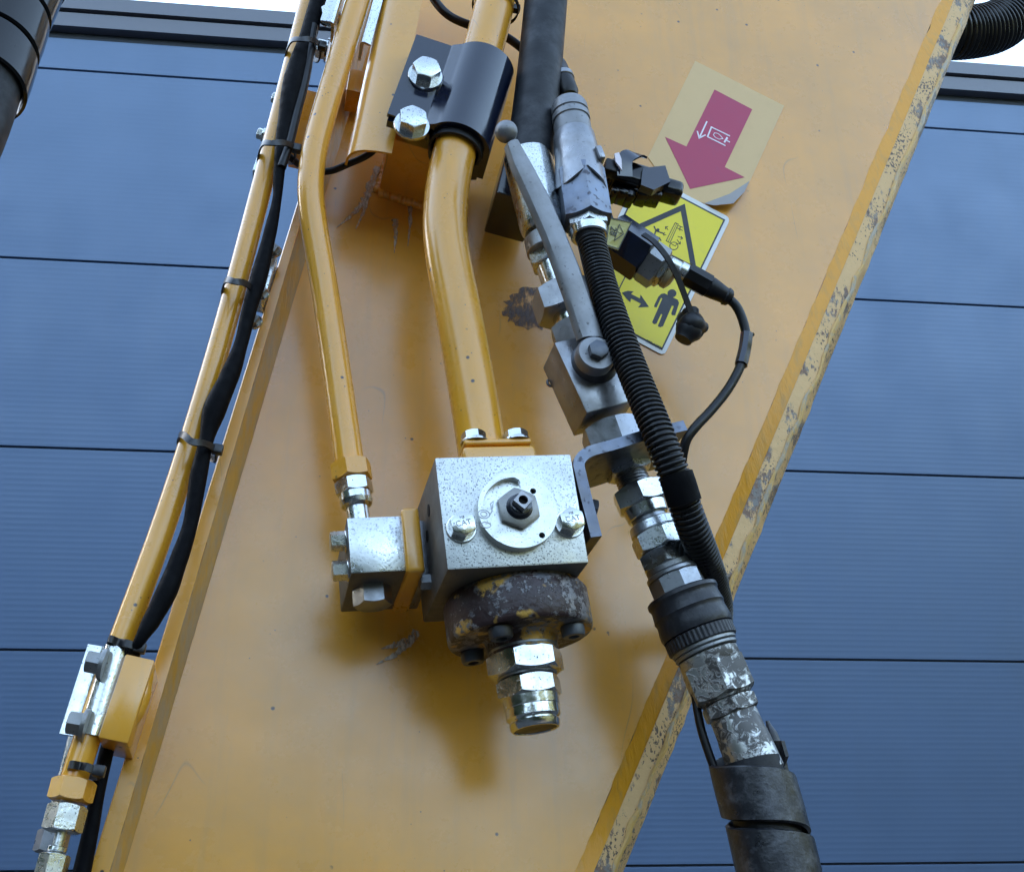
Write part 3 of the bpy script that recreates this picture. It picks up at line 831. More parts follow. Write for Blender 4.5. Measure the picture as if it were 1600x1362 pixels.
# rubber liner lip
lin = [(-cos(radians(t))*R0*.99, sin(radians(t))*R0*.99) for t in range(-20, 201, 10)] + [(-cos(radians(t))*37*mc, sin(radians(t))*37*mc) for t in range(200, -21, -10)]
g = G(); profile_extrude(g, lin, -.001, L+.006); g.build('liner', 'rubber', cl)
for x, y, ro in ((664, 121, .35), (643, 198, .08)):
    p = P(x, y, H2+WZ+WT); make_bolt(cl, p, V(0, 0, 1), 22*mc, .011, ro, 1.25, 'zinc', wt=.003)
# dark painted backing bracket right of the pipe
bb = thing('clamp_bracket', 'dark navy steel bracket plate behind the hose ferrule and lever knob', 'bracket', P(790, 300, .04))
b4 = boxpx([(795, 215), (862, 232), (838, 318), (776, 300)], .075, .060); g = G(); g.box(*b4, .002); g.build('plate', 'black_paint', bb)

# ================================================================== YELLOW CHANNEL beside the clamp
chn = thing('pipe_channel', 'bent yellow sheet metal cover running up between the slim and thick pipes', 'bracket', P(580, 240, .07))
A2, B2 = P(650, -110, .086), P(577, 236, .086); d2 = (B2-A2).normalized(); L2 = (B2-A2).length
s2 = d2.cross(V(0, 0, 1)).normalized(); s2 = s2 if s2.x < 0 else -s2
mch = MP(590, 150, .086)
outp = [(-34, 6), (-10, 4), (8, 0), (20, -6), (28, -15), (33, -28), (34, -44)]
inp = [(30, -44), (29, -29), (25, -18), (17, -10), (6, -4), (-10, 0), (-34, 2)]
pr = [(a*mch, b*mch) for a, b in outp+inp]
g = G(); g.rings([[A2 + d2*s + s2*x + V(0, 0, z) for x, z in pr] for s in (0, L2*.5, L2)]); g.build('cover', 'flange_paint', chn, angle=40)
g = G(); bx = boxpx([(548, 108), (584, 112), (574, 146), (540, 140)], .035, .03); g.box(*bx, .001); g.build('support', 'flange_paint', chn)

# saddle clamp round the slim pipe at the top
sd = thing('pipe_clamp', 'silver zinc saddle clamp round the slim pipe at the top edge', 'pipe clamp', P(555, 20, .07), 'clamps holding the pipes')
A3, B3 = P(585, -90, H1+.012), P(545, 50, H1+.012); d3 = (B3-A3).normalized(); L3 = (B3-A3).length
s3 = d3.cross(V(0, 0, 1)).normalized(); s3 = s3 if s3.x < 0 else -s3
m3 = MP(550, 30, H1)
def fold(sgn, x0, x1, zt, thick=4):
    o = [(x0, -26), (x0, zt-5), (x0+sgn*2, zt-1), (x0+sgn*6, zt+1), (x1, zt-2), (x1, zt-2-thick), (x0+sgn*6, zt-thick), (x0+sgn*5, zt-7), (x0+sgn*thick, -26)]
    return [(a*m3, b*m3) for a, b in o]
for sgn, x0, x1, zt, ends in ((1, 22, 44, 14, L3*1.02), (-1, -22, -38, 14, L3*1.13)):
    g = G(); g.rings([[A3 + d3*s + s3*x + V(0, 0, z) for x, z in fold(sgn, x0, x1, zt)] for s in (0, ends)])
    g.build('saddle_wing', 'zinc', sd, angle=20)
make_bolt(sd, P(513, 80, .05), s3, 16*m3, .009, .2, 1.2, 'zinc')
make_bolt(sd, P(516, 30, .06), V(0, 0, 1), 16*m3, .009, .2, 1.2, 'zinc')

# yellow tab behind the harness, and clip behind the left pipe
tb = thing('pipe_bracket', 'flat yellow bracket tab showing between the harness and the slim pipe', 'bracket', P(470, 190, .02))
bx = boxpx([(478, 138), (515, 150), (498, 250), (452, 240)], .022, .02); g = G(); g.box(*bx, .001); g.build('tab', 'flange_paint', tb)
cp = thing('pipe_clip', 'small zinc clip peeking out left of the long slim pipe near the top', 'clip', P(412, 220, .03))
g = G(); g.box(*boxpx([(411, 205), (424, 209), (410, 270), (398, 266)], .035, .02), .001); g.build('strap', 'zinc', cp)
for x, y in ((437, 156), (414, 212)):
    make_bolt(cp, P(x, y, .026), V(-1, .25, 0), .0055, .005, .2, 1.2, 'zinc')
cp2 = thing('pipe_clip', 'small zinc clip between the harness and the arm edge', 'clip', P(425, 430, .02))
g = G(); g.box(*boxpx([(418, 398), (430, 402), (416, 472), (402, 468)], .022, .02), .001); g.build('strap', 'zinc', cp2)
for x, y in ((429, 395), (410, 462), (399, 505)):
    make_bolt(cp2, P(x, y, .026), V(-.4, .1, .9), .0058, .005, .3, 1.2, 'zinc_side')

# ================================================================== LOWER LEFT PIPE CLAMP
ll = thing('pipe_clamp', 'zinc saddle clamp with two bolts on a yellow block at the lower left', 'pipe clamp', P(180, 1090, .03), 'clamps holding the pipes')
b4 = boxpx([(194, 1019), (238, 1031), (203, 1163), (156, 1151)], .060, .052); g = G(); g.box(*b4, .0012); blk = g.build('block', 'flange_paint', ll)
g = G(); pts = [P(x, y, .050) for x, y in ((236, 1040), (228, 1062), (222, 1088), (214, 1112), (206, 1132))]
g.tube(pts, [.003, .005, .006, .0055, .003], 10, 5); g.build('weld_bead', 'flange_paint', ll, angle=80)
A4, B4 = P(186, 1012, H3), P(143, 1152, H3); d4 = (B4-A4).normalized(); L4 = (B4-A4).length
s4 = d4.cross(V(0, 0, 1)).normalized(); s4 = s4 if s4.x < 0 else -s4
m4 = MP(165, 1085, H3)
pr = [(-23, -10), (-23, 8), (-20, 17), (-12, 23), (0, 24.5), (11, 22), (18, 16), (22, 6), (24, -6), (28, -9), (50, -11), (50, -17), (22, -17), (19, -8), (-19, -8)]
g = G(); g.rings([[A4 + d4*s + s4*x*m4 + V(0, 0, z*m4) for x, z in pr] for s in (0, L4)]); g.build('saddle', 'zinc_bright', ll, angle=40)
for x, y in ((164, 1038), (136, 1133)):
    make_bolt(ll, P(x, y, .058), s4, 19*m4, .0095, .25, 1.3, 'zinc_side', wt=.003, hint=d4, wmat='zinc_side')

# ================================================================== HARNESS AND TIES
hp = [(517, -60), (497, 0), (482, 55), (461, 125), (445, 205), (436, 270), (433, 310), (421, 368), (404, 435), (389, 486), (377, 536), (359, 587), (336, 638), (322, 690), (310, 745), (297, 820), (279, 875), (260, 925), (238, 967), (216, 1006), (190, 1080), (165, 1180), (152, 1240), (141, 1300), (128, 1362), (118, 1420)]
hr = [15, 15, 16, 21, 15, 10, 8, 11, 14, 12, 11, 15, 18, 11, 13, 11, 13, 15, 13, 8, 9, 10, 10, 11, 12, 12]
g = G(); g.tube([P(x, y, .060 if y < 1010 else .025) for x, y in hp], [r*MP(300, 600, .06) for r in hr], 18, 6)
solo(g, 'cable_harness', 'harness_tape', 'black taped cable harness tied along the left pipe', 'cable', P(300, 760, .06), angle=70)
g = G(); g.tube([P(x, y, .064) for x, y in ((490, 40), (478, 120), (463, 180), (452, 225), (440, 262))], 7*MP(460, 150, .06), 12, 6)
solo(g, 'cable', 'cable_plastic', 'thin black cable lying against the right of the taped harness near the top', 'cable', P(463, 180, .064))
ties = [((447, 84), (470, 62), (500, 72), 'black cable tie round pipe and harness nearest the top edge'),
        ((404, 243), (424, 224), (460, 232), 'black cable tie round pipe and harness beside the bend of the slim pipe'),
        ((348, 452), (366, 440), (394, 452), 'black cable tie round the pipe halfway up, beside a zinc clip'),
        ((279, 684), (300, 690), (336, 702), 'black cable tie round pipe and thick part of the harness'),
        ((169, 1004), (185, 1003), (214, 1012), 'black cable tie just above the lower left clamp'),
        ((108, 1200), (125, 1196), (150, 1204), 'black cable tie round the pipe stub under the lower left clamp')]
mt = MP(350, 600, .07)
for (a, b, c, lab) in ties:
    low = a[1] > 900
    hb = .046 if low else .050
    top = H3 + 21*mt if low else .080
    e = thing('cable_tie', lab, 'cable tie', P(*b, hb), 'black cable ties on the left pipe')
    pa, pb, pc = P(*a, hb), P(*b, top), P(*c, hb+.012)
    g = G(); back = P((a[0]+c[0])/2, (a[1]+c[1])/2+6, .026)
    ax = P(b[0]-10, b[1]+36, .05)-P(b[0], b[1], .05)
    g.band([pa+V(0, 0, -.012), pa, (pa+pb)/2+V(-.001, 0, .008), pb, (pb+pc)/2+V(0, 0, .004), pc, pc+V(0, 0, -.018), back, pa+V(0, 0, -.012)], .0052, .0016, ax); g.build('strap', 'tie_black', e, angle=50)
    g = G(); g.box(pc+V(.002, 0, 0), V(1, -.1, 0), V(.1, 1, 0), V(0, 0, 1), .008, .0075, .007, .001); g.build('buckle', 'tie_black', e)
# thin cable from the tie to the channel, thin cable across the top
g = G(); g.tube([P(x, y, h) for x, y, h in ((440, 232, .05), (458, 250, .045), (480, 264, .035), (512, 268, .035), (545, 256, .045), (578, 240, .06), (600, 215, .06))], 5.5*MP(510, 260, .04), 12, 8)
solo(g, 'cable', 'cable_plastic', 'thin black cable passing behind the slim pipe bend to the yellow cover', 'cable', P(512, 268, .035))
g = G(); g.tube([P(x, y, h) for x, y, h in ((664, -30, .06), (680, 2, .06), (702, 25, .06), (735, 40, .055), (775, 50, .05), (808, 70, .05), (850, 110, .05))], 7*MP(700, 25, .06), 12, 8)
solo(g, 'cable', 'cable_plastic', 'thin black cable looping behind the thick yellow pipe at the top edge', 'cable', P(702, 25, .06))
e = thing('cable_tie', 'black cable tie round the thick yellow pipe at the top edge', 'cable tie', P(770, 10, .13))
g = G(); axp = (P(757, 70, H2)-P(776, 0, H2)).normalized(); g.lathe(P(775, 8, H2), axp, [(0, 37.4*mc), (0, 39.5*mc), (.0045, 39.5*mc), (.0045, 37.4*mc)], 40, False, False); g.build('strap', 'tie_black', e)
g = G(); q = P(806, 14, H2); g.box(q, V(1, 0, 0), V(0, 1, 0), V(0, 0, 1), .008, .007, .007, .001); g.build('buckle', 'tie_black', e)

# ================================================================== RUBBER HOSE with ferrule, down to the ball valve
HH = .105
rh = thing('rubber_hose', 'thick black rubber hose coming down from the top edge into a crimped ferrule', 'hose', P(828, 255, HH))
g = G(); g.tube([P(x, y, HH) for x, y in ((862, -110), (853, 0), (843, 110), (833, 200), (827, 262))], 35*MP(840, 120, HH), 32, 8); g.build('hose', 'rubber', rh)
cf = Chain((828, 262, HH), (861, 415, HH))
g = G(); cf.prof(g, [(246, 37), (247, 39), (252, 39.5), (300, 38), (355, 36), (362, 34), (366, 30)], 24); g.build('ferrule', 'zinc', rh)
g = G(); cf.cyl(g, 362, 385, 33); g.build('collar', 'zinc_side', rh)
cv = Chain((861, 408, .100), (955, 672, .100)); mv = cv.mpx
g = G(); cv.hexn(g, 378, 403, 36, .35); g.build('union_nut', 'zinc', rh)
g = G(); cv.cyl(g, 400, 440, 27, bev=1); g.build('stem', 'zinc_bright', rh)

bv = thing('ball_valve', 'dark steel ball valve with a long lever ending in a round knob', 'valve', P(930, 600, .09))
g = G(); cv.hexn(g, 438, 478, 54, .05); g.build('inlet_nut', 'steel_grey', bv)
g = G(); cv.cyl(g, 474, 505, 29, bev=1); g.build('inlet_stem', 'zinc_bright', bv)
g = G(); cv.hexn(g, 498, 540, 43, .3); g.build('inlet_hex', 'steel_grey', bv)
VH = .126
v4 = boxpx([(871, 537), (942, 513), (986, 625), (914, 648)], VH, .040)
g = G(); g.box(*v4, .0012, 2); g.build('body', 'steel_grey', bv)
g = G(); cv.hexn(g, 650, 690, 50, .18); g.build('outlet_nut', 'steel_grey', bv)
g = G(); cv.cyl(g, 686, 694, 42, bev=2); g.build('outlet_washer', 'zinc_bright', bv)
# eyelet at the left side
g = G(); c = P(861, 598, .085); m_ = M(c); g.rings([[c + (V(cos(2*pi*i/24), sin(2*pi*i/24), 0))*(6+2.2*cos(2*pi*j/8))*m_ + V(0, 0, sin(2*pi*j/8)*2.2*m_) for j in range(8)] for i in range(25)], False, False)
g.build('eyelet', 'steel_dark', bv)
# hub
HC = P(929, 566, VH); mh = M(HC)
g = G(); g.lathe(HC, V(0, 0, 1), [(0, 38*mh), (.004, 36*mh), (.013, 34*mh), (.0145, 31*mh)], 40); g.build('hub', 'steel_dark', bv)
# lever: tapered bar rising towards its knob
LZ = VH+.0165
def bar(px, h): return [P(x, y, h) for x, y in px]
L_pts = [((789, 228), (811, 221)), ((798, 259), (832, 256)), ((823, 314), (862, 312)), ((847, 369), (885, 365)), ((866, 420), (907, 418)), ((882, 465), (924, 466)), ((903, 530), (946, 530))]
L_pts = [(l, r, LZ+.012*(1-i/6)) for i, (l, r) in enumerate(L_pts)]
rings = []
for (l, r, z) in L_pts:
    a, b = P(*l, z), P(*r, z); w = (b-a); c = (a+b)/2; hw = w.length/2; n = w.normalized()
    rings.append([c + n*hw*x + V(0, 0, zz*.0095) for x, zz in ((-1, -.35), (-.96, -.05), (-.72, .32), (-.35, .5), (.35, .5), (.72, .32), (.96, -.05), (1, -.35), (.8, -.5), (-.8, -.5))])
g = G(); g.rings(rings)
lv = g.build('lever', 'lever_steel', bv, angle=30)
HC2 = P(930, 556, LZ)
g = G(); g.lathe(HC2-V(0, 0, .005), V(0, 0, 1), [(0, 31*mh), (.007, 31*mh), (.010, 28*mh), (.0105, 15*mh)], 40); g.build('lever_eye', 'lever_steel', lv)
g = G(); g.hexa(HC2, V(0, 0, 1), .0055, .012, 16*mh, .2); g.build('lever_bolt', 'steel_dark', lv)
kc = P(791, 206, LZ+.014); mk = M(kc)
g = G(); g.lathe(kc, V(0, 1, 0), [(-18.0*mk*cos(pi*i/14), 18.0*mk*max(.001, sin(pi*i/14))) for i in range(15)], 28, False, False); g.build('knob', 'lever_steel', lv)

# ================================================================== L BRACKET
br = thing('angle_bracket', 'bent blued steel angle bracket carrying the ball valve beside the valve block', 'bracket', P(940, 740, .11))
HBk = .150
prf = [(932, 838), (908, 742), (905, 722), (916, 708), (960, 694), (1010, 679), (1071, 664)]
prf2 = [(910, 838), (891, 742), (890, 716), (905, 697), (957, 679), (1006, 664), (1065, 649)]
q = [P(x, y, HBk) for x, y in prf]; cq = spline(q[:1]+q[1:4]+q[4:], 5)
g = G()
TH = .0085
rings = []
for i in range(len(cq)):
    dd = (cq[min(i+1, len(cq)-1)]-cq[max(i-1, 0)]).normalized(); nn = V(-dd.y, dd.x, 0)
    a, b = cq[i]+nn*TH/2, cq[i]-nn*TH/2
    rings.append([a, b, b-V(0, 0, .068), a-V(0, 0, .068)])
g.rings(rings); g.build('plate', 'steel_blued', br, angle=40)
make_bolt(br, P(922, 795, .105), V(1, -.2, 0), .0085, .005, .3, 0, 'steel_dark', wt=0)

# ================================================================== COUPLING CHAIN
ca = Chain((955, 672, .100), (1160, 1150, .100)); ma = ca.mpx
ad = thing('hose_adapter', 'stack of zinc hex adapters and nuts hanging below the angle bracket', 'pipe fitting', ca.p(760))
g = G(); ca.hexn(g, 706, 736, 39, .1); g.build('lock_nut', 'zinc', ad)
g = G(); y = 730
prt = []
for k in range(6): prt += [(732+k*5.2, 27.5), (734.2+k*5.2, 24.5), (735.8+k*5.2, 24.5)]
ca.prof(g, prt, 36, 26); g.build('thread', 'steel_grey', ad)
g = G(); ca.hexn(g, 755, 787, 45, .32); ca.cyl(g, 785, 808, 36, 34); g.build('nut', 'zinc_bright', ad)
g = G(); ca.cyl(g, 806, 818, 28, bev=1); g.build('groove', 'steel_grey', ad)
g = G(); ca.cyl(g, 815, 830, 37, 39); ca.hexn(g, 828, 858, 43, .12); g.build('nut', 'zinc', ad)
g = G(); ca.hexn(g, 857, 884, 45, .42); g.build('nut', 'zinc_bright', ad)
g = G(); ca.cyl(g, 881, 893, 39, bev=1.5); g.build('collar', 'zinc_side', ad)
g = G(); ca.cyl(g, 892, 899, 43, bev=1.5); ca.hexn(g, 898, 926, 44, .2, 8); g.build('octagon_nut', 'steel_grey', ad)
g = G(); ca.cyl(g, 700, 935, 22, bev=1); g.build('core', 'steel_dark', ad)

qc = thing('quick_coupler', 'black rubber sleeved quick coupler with knurled ring and scraped hex body', 'hose coupling', ca.p(980))
g = G()
ca.prof(g, [(922, 44), (921, 54), (923, 57), (928, 57.5), (931, 55.5), (935, 55), (946, 56.5), (950, 57.5), (953, 56), (957, 55.5), (966, 57), (974, 57.5), (980, 56), (981, 50)], 56, 56); g.build('sleeve', 'sleeve_rubber', qc)
# knurled ring: fine teeth
g = G(); seg = 180; a_, b_ = frame(ca.d)
rg = lambda y, r, t: [ca.A + ca.d*ca.at(y, 54) + (a_*cos(2*pi*j/seg)+b_*sin(2*pi*j/seg))*(r - (t if (j//2) % 2 else 0))*ma for j in range(seg)]
g.rings([rg(981, 50, 0), rg(981.5, 53, 0), rg(983, 55, 1.0), rg(999, 55, 1.0), rg(1000.5, 53, 0), rg(1001, 48, 0)]); g.build('knurled_ring', 'sleeve_rubber', qc, angle=20)
g = G(); ca.cyl(g, 999, 1007, 51, bev=1.5); ca.cyl(g, 1008, 1014, 49.5, bev=1.5); g.build('snap_ring', 'zinc_side', qc)
g = G(); ca.prof(g, [(1016, 44), (1018, 47), (1030, 47), (1034, 45)], 48, 46); ca.hexn(g, 1026, 1078, 52, .3); g.build('hex_body', 'grimy_steel', qc)
g = G(); ca.cyl(g, 1073, 1084, 41, bev=2); g.build('collar', 'grimy_steel', qc)
g = G(); ca.hexn(g, 1083, 1106, 44, .25); g.build('nut', 'grimy_steel', qc)

wr = thing('wrapped_hose', 'thick hose in black plastic spiral wrap at the lower right, scraped ferrule above', 'hose', P(1166, 1195, .1))
g = G(); ca.prof(g, [(1098, 33), (1104, 36), (1135, 37), (1140, 38.5), (1190, 40), (1195, 36)], 40, 36); g.build('ferrule', 'grimy_steel', wr)
hpts = [P(x, y, h) for x, y, h in ((1158, 1150, .1), (1170, 1190, .1), (1190, 1260, .1), (1212, 1340, .1), (1228, 1420, .1), (1240, 1500, .1))]
g = G(); g.tube(hpts[1:], 46*ma, 28, 6); g.build('hose', 'rubber', wr)
def spiral(parent, cpts, R, th, pitch, width, s0, s1, mat, flare=0.0, ph=0.0, wob=0.0, name='spiral_wrap'):
    c = spline(cpts, 16); Ls = [0]
    for i in range(1, len(c)): Ls.append(Ls[-1]+(c[i]-c[i-1]).length)
    a = None; fr = []
    for i in range(len(c)):
        dd = (c[min(i+1, len(c)-1)]-c[max(i-1, 0)]).normalized()
        if a is None: a, _ = frame(dd)
        a = (a-dd*a.dot(dd)).normalized(); fr.append((dd, a.copy(), dd.cross(a)))
    def at(s):
        s = min(max(s, 0), Ls[-1]*.9999); i = 0
        while i < len(c)-2 and Ls[i+1] < s: i += 1
        w = (s-Ls[i])/max(1e-9, Ls[i+1]-Ls[i]); return c[i].lerp(c[i+1], w), fr[i]
    g = G(); turns = (s1-s0)/pitch; N = int(turns*56); rings = []
    for k in range(N+1):
        th_ = ph-2*pi*k/56; s = s0 + pitch*k/56
        wv = width*(min(1, .3+k/12) if k < 9 else 1.0)
        rr = R + flare*math.exp(-k/10.0)
        ring = []
        for (f, ro) in ((-.5, 0), (-.47, 1), (0, 1.12), (.47, 1), (.5, 0), (.45, -.05), (0, 0), (-.45, -.05)):
            wb = wob*sin(th_*3.1+f*2)*abs(f)
            p, (dd, aa, b2) = at(s + f*wv)
            ring.append(p + (aa*cos(th_)+b2*sin(th_))*(rr + th*ro + wb))
        rings.append(ring)
    g.rings(rings); return g.build(name, mat, parent, angle=50)
spiral(wr, hpts, 54*ma, 5*ma, 76*ma/.87, 68*ma/.87, 29*ma, 430*ma, 'wrap_plastic', 0.003, radians(270), .0010)
# the wrap's loose end standing up, and a strap end on the left
g = G(); g.tube([P(x, y, .088) for x, y in ((1199, 1126), (1207, 1150), (1215, 1174), (1225, 1207))], [3*ma, 9*ma, 11*ma, 8*ma], 12, 6); g.build('wrap_tail', 'wrap_plastic', wr, angle=60)
g = G(); g.tube([P(x, y, .09) for x, y in ((1084, 1070), (1089, 1105), (1096, 1140), (1106, 1172), (1118, 1205))], 6.5*ma, 12, 6)
solo(g, 'cable', 'cable_plastic', 'short black cable curving from behind the coupler into the spiral wrap', 'cable', P(1096, 1140, .09))

# ================================================================== CORRUGATED CONDUIT
CPX = [(923, 372, .128), (931, 405, .132), (941, 445, .138), (959, 500, .146), (981, 560, .152), (1003, 615, .158), (1023, 664, .162), (1038, 702, .162), (1052, 738, .158), (1078, 812, .140), (1101, 872, .108), (1115, 915, .072), (1122, 955, .042), (1118, 1010, .02)]
cd = thing('conduit', 'black corrugated conduit running down across the arm in front of the lever', 'conduit', P(1023, 664, .16))
g = G(); g.tube([P(*p) for p in CPX], 25*MP(1000, 600, .15), 24, 10, corr=(.0040, .0018)); g.build('corrugated_tube', 'conduit_plastic', cd, angle=50)
g = G(); g.tube([P(1056, 742, .158), P(1062, 760, .156), P(1070, 786, .152)], 27.2*MP(1050, 750, .155), 24, 4); g.build('tape_joint', 'harness_tape', cd)

# ================================================================== UPPER COUPLING
uc = thing('hose_coupling', 'grey steel hose coupling with hex body above the corrugated conduit', 'hose coupling', P(900, 260, .13))
cu = Chain((889, 165, .128), (921, 372, .128)); mu = cu.mpx
g = G(); cu.prof(g, [(152, 20), (153, 26), (158, 29), (170, 30), (171, 28), (173, 28), (174, 30.5), (182, 30.5), (183, 28.5), (187, 28.5), (188, 30), (204, 30), (206, 27)], 40, 29); g.build('collar', 'lever_steel', uc)
g = G(); cu.prof(g, [(200, 28), (206, 33), (225, 35), (255, 36), (272, 38), (273, 33)], 32, 33)
ub = g.build('shroud', 'steel_grey', uc)
g = G()
rings = []
a_, b_ = frame(cu.d)
for i in range(19):
    an = radians(-120+240*i/18); rr = 37*mu
    lo = 276 + 18*abs(sin(an*1.5)) + (10 if i < 6 else 0)
    pt = lambda y, r: cu.A + cu.d*cu.at(y, 33) + (a_*cos(an)+b_*sin(an))*r
    rings.append([pt(250, rr), pt(lo, rr*1.09), pt(lo+1, rr*1.02), pt(250, rr*.92)])
g.rings(rings); g.build('crimp_skirt', 'steel_grey', ub, angle=40)
g = G(); g.box(P(936, 243, .142), V(.3, -1, 0), V(1, .3, 0), V(0, 0, 1), .014, .006, .012, .002); g.build('lug', 'steel_grey', ub)
g = G(); cu.hexn(g, 262, 338, 41, .12, k=8); g.build('hex_body', 'steel_blued', uc)
g = G(); cu.hexn(g, 336, 350, 33, .2); g.build('nut', 'zinc', uc)
g = G(); cu.cyl(g, 349, 362, 29, 28); g.build('end_ring', 'zinc_bright', uc)
g = G(); cu.cyl(g, 358, 372, 23, 20); g.build('inner_hose', 'rubber', uc)
# small plug behind its top
pl = thing('cable_plug', 'small black cylindrical plug with a silver band, above the grey coupling', 'connector', P(882, 130, .1))
cp_ = Chain((868, 98, .100), (886, 145, .105)); mq = cp_.mpx
g = G(); cp_.prof(g, [(80, 8), (92, 12), (105, 16), (118, 17), (119, 18), (146, 18), (152, 14)], 28); g.build('body', 'cable_plastic', pl)
g = G(); cp_.cyl(g, 114, 121, 19.5, bev=1); g.build('band', 'steel_grey', pl)
g = G(); g.tube([P(870, 150, .1), P(864, 158, .1), P(872, 166, .1)], 6*mq, 10, 4); g.build('latch', 'cable_plastic', pl)

# black multi-way connector with a white clip
ec = thing('electric_connector', 'chunky black electric connector half covering the stickers', 'connector', P(990, 280, .08))
cen = P(988, 284, .085); me_ = M(cen)
dx = (P(1040, 298, .085)-P(950, 272, .085)).normalized(); dy = V(-dx.y, dx.x, 0)
g = G(); g.box(cen + dx*.0, dx, dy, V(0, 0, 1), .050, .025, .030, .006, 3); g.build('body', 'gloss_black', ec)
g = G(); g.box(cen + dx*(.036) + dy*.001, dx, dy, V(0, 0, 1), .022, .017, .022, .005, 3); g.build('plug_end', 'gloss_black', ec)
g = G(); g.sheet([P(x, y, .1) for x, y in ((1003, 266), (1038, 262), (1046, 287), (1020, 300), (1000, 292))], .094, .103); g.build('shroud', 'black_paint', ec)
g = G(); g.band([P(976, 276, .104), P(977, 248, .108), P(990, 241, .106), P(1002, 245, .100)], .014, .002, dx, 5); g.build('latch', 'black_paint', ec)
g = G(); g.sheet([P(x, y, .11) for x, y in ((960, 240), (967, 238), (971, 248), (972, 266), (962, 252))], .108, .110); g.build('lock_tab', 'print_white', ec)
g = G(); g.box(P(955, 264, .1), dx, dy, V(0, 0, 1), .014, .014, .012, .002); g.build('cable_end', 'cable_plastic', ec)
g = G()
for k in range(7):
    q = P(960+k*11+random.uniform(-3, 3), 300+k*1.5+random.uniform(-4, 8), .082); g.box(q, dx, dy, V(0, 0, 1), random.uniform(.006, .012), random.uniform(.005, .010), .02, .0022)
g.build('ribs', 'gloss_black', ec)
g = G(); g.tube([P(x, y, h) for x, y, h in ((938, 280, .09), (946, 320, .095), (958, 352, .095), (970, 378, .09))], 5*me_, 10, 6); g.build('lead', 'cable_plastic', ec)

# ================================================================== SENSOR, CABLE, CAP
ps = thing('pressure_sensor', 'black hex bodied pressure sensor with a bright hex end, lying over the yellow sticker', 'sensor', P(1000, 400, .085))
s1 = Chain((945, 362, .085), (1058, 440, .085)); mm = s1.mpx
Chain.K = 0.0
def sat(t): return s1.L*t
g = G(); g.hexa(s1.A, s1.d, sat(.05), sat(.58), 40*mm, .1, 6); g.build('body', 'black_paint', ps)
g = G(); g.hexa(s1.A, s1.d, sat(.56), sat(.78), 36*mm, .35); g.build('hex_end', 'zinc_side', ps)
g = G(); g.lathe(s1.A, s1.d, [(sat(.76), 22*mm), (sat(.80), 24*mm), (sat(.84), 20*mm), (sat(.86), 22*mm), (sat(.92), 21*mm), (sat(.95), 12*mm)], 28); g.build('port', 'brass', ps)
g = G(); g.hexa(s1.A, s1.d, sat(.77), sat(.84), 27*mm, .1); g.build('port_nut', 'zinc', ps)
pcn = thing('sensor_plug', 'black moulded cable plug with silver collar at the end of the sensor cable', 'connector', P(1098, 440, .095))
s2_ = Chain((1044, 412, .095), (1140, 466, .09)); m2_ = s2_.mpx
g = G(); g.lathe(s2_.A, s2_.d, [(0, 11*m2_), (s2_.L*.02, 13*m2_), (s2_.L*.16, 13*m2_), (s2_.L*.18, 15*m2_), (s2_.L*.28, 15*m2_), (s2_.L*.30, 12*m2_)], 24); g.build('collar', 'zinc', pcn)
g = G(); g.hexa(s2_.A, s2_.d, s2_.L*.28, s2_.L*.66, 19*m2_, .2, 8); g.build('body', 'cable_plastic', pcn)
g = G(); g.lathe(s2_.A, s2_.d, [(s2_.L*.64, 16*m2_), (s2_.L*.68, 17*m2_), (s2_.L*.92, 13*m2_), (s2_.L*.94, 15*m2_), (s2_.L*1.0, 13*m2_), (s2_.L*1.03, 8*m2_)], 24); g.build('boot', 'cable_plastic', pcn)
g = G(); g.tube([P(x, y, h) for x, y, h in ((1132, 461, .09), (1150, 478, .09), (1161, 502, .088), (1166, 530, .086), (1159, 566, .086), (1140, 604, .086), (1112, 640, .088), (1086, 668, .09), (1073, 686, .088), (1066, 715, .08), (1064, 745, .06))], 7.5*MP(1140, 560, .087), 14, 8)
solo(g, 'cable', 'cable_plastic', 'black sensor cable curving round from the plug down to the conduit', 'cable', P(1166, 530, .086))
pclip = thing('cable_clip', 'short black heat shrink clip with a pin, on the curve of the sensor cable', 'clip', P(1162, 546, .088))
g = G(); g.tube([P(1167, 522, .0865), P(1164, 545, .086), P(1158, 570, .086)], 10.5*MP(1160, 545, .087), 8, 4); g.build('sleeve', 'black_paint', pclip)
g = G(); g.tube([P(1168, 527, .088), P(1177, 522, .088)], 3*MP(1160, 545, .087), 8, 2); g.build('pin', 'cable_plastic', pclip)
cap = thing('dust_cap', 'lumpy black rubber dust cap hanging from a strap over the sticker edge', 'dust cap', P(1080, 508, .07))
g = G(); cc_ = P(1080, 508, .075); mcp = M(cc_)
rings = []
for i in range(15):
    an = pi*i/14; rr = max(.02, sin(an))
    rings.append([cc_ + V(cos(2*pi*j/28)*rr*(20+4.0*cos(2*(2*pi*j/28)+.6)+1.5*sin(5*2*pi*j/28)), -cos(an)*26*(1) + 2*sin(3*2*pi*j/28), sin(2*pi*j/28)*rr*18)*mcp for j in range(28)])
g.rings(rings); g.tube([P(1086, 500, .078), P(1076, 516, .080), P(1067, 531, .078)], [13*mcp, 21*mcp, 14*mcp], 20, 6); g.tube([P(1060, 512, .076), P(1080, 506, .084), P(1100, 512, .076)], [9*mcp, 19*mcp, 9*mcp], 20, 6); g.lathe(P(1079, 490, .082), V(-.15, 1, .1), [(-.004, 12*mcp), (.002, 14*mcp), (.004, 12*mcp)], 20); g.build('cap', 'rubber', cap, angle=70)
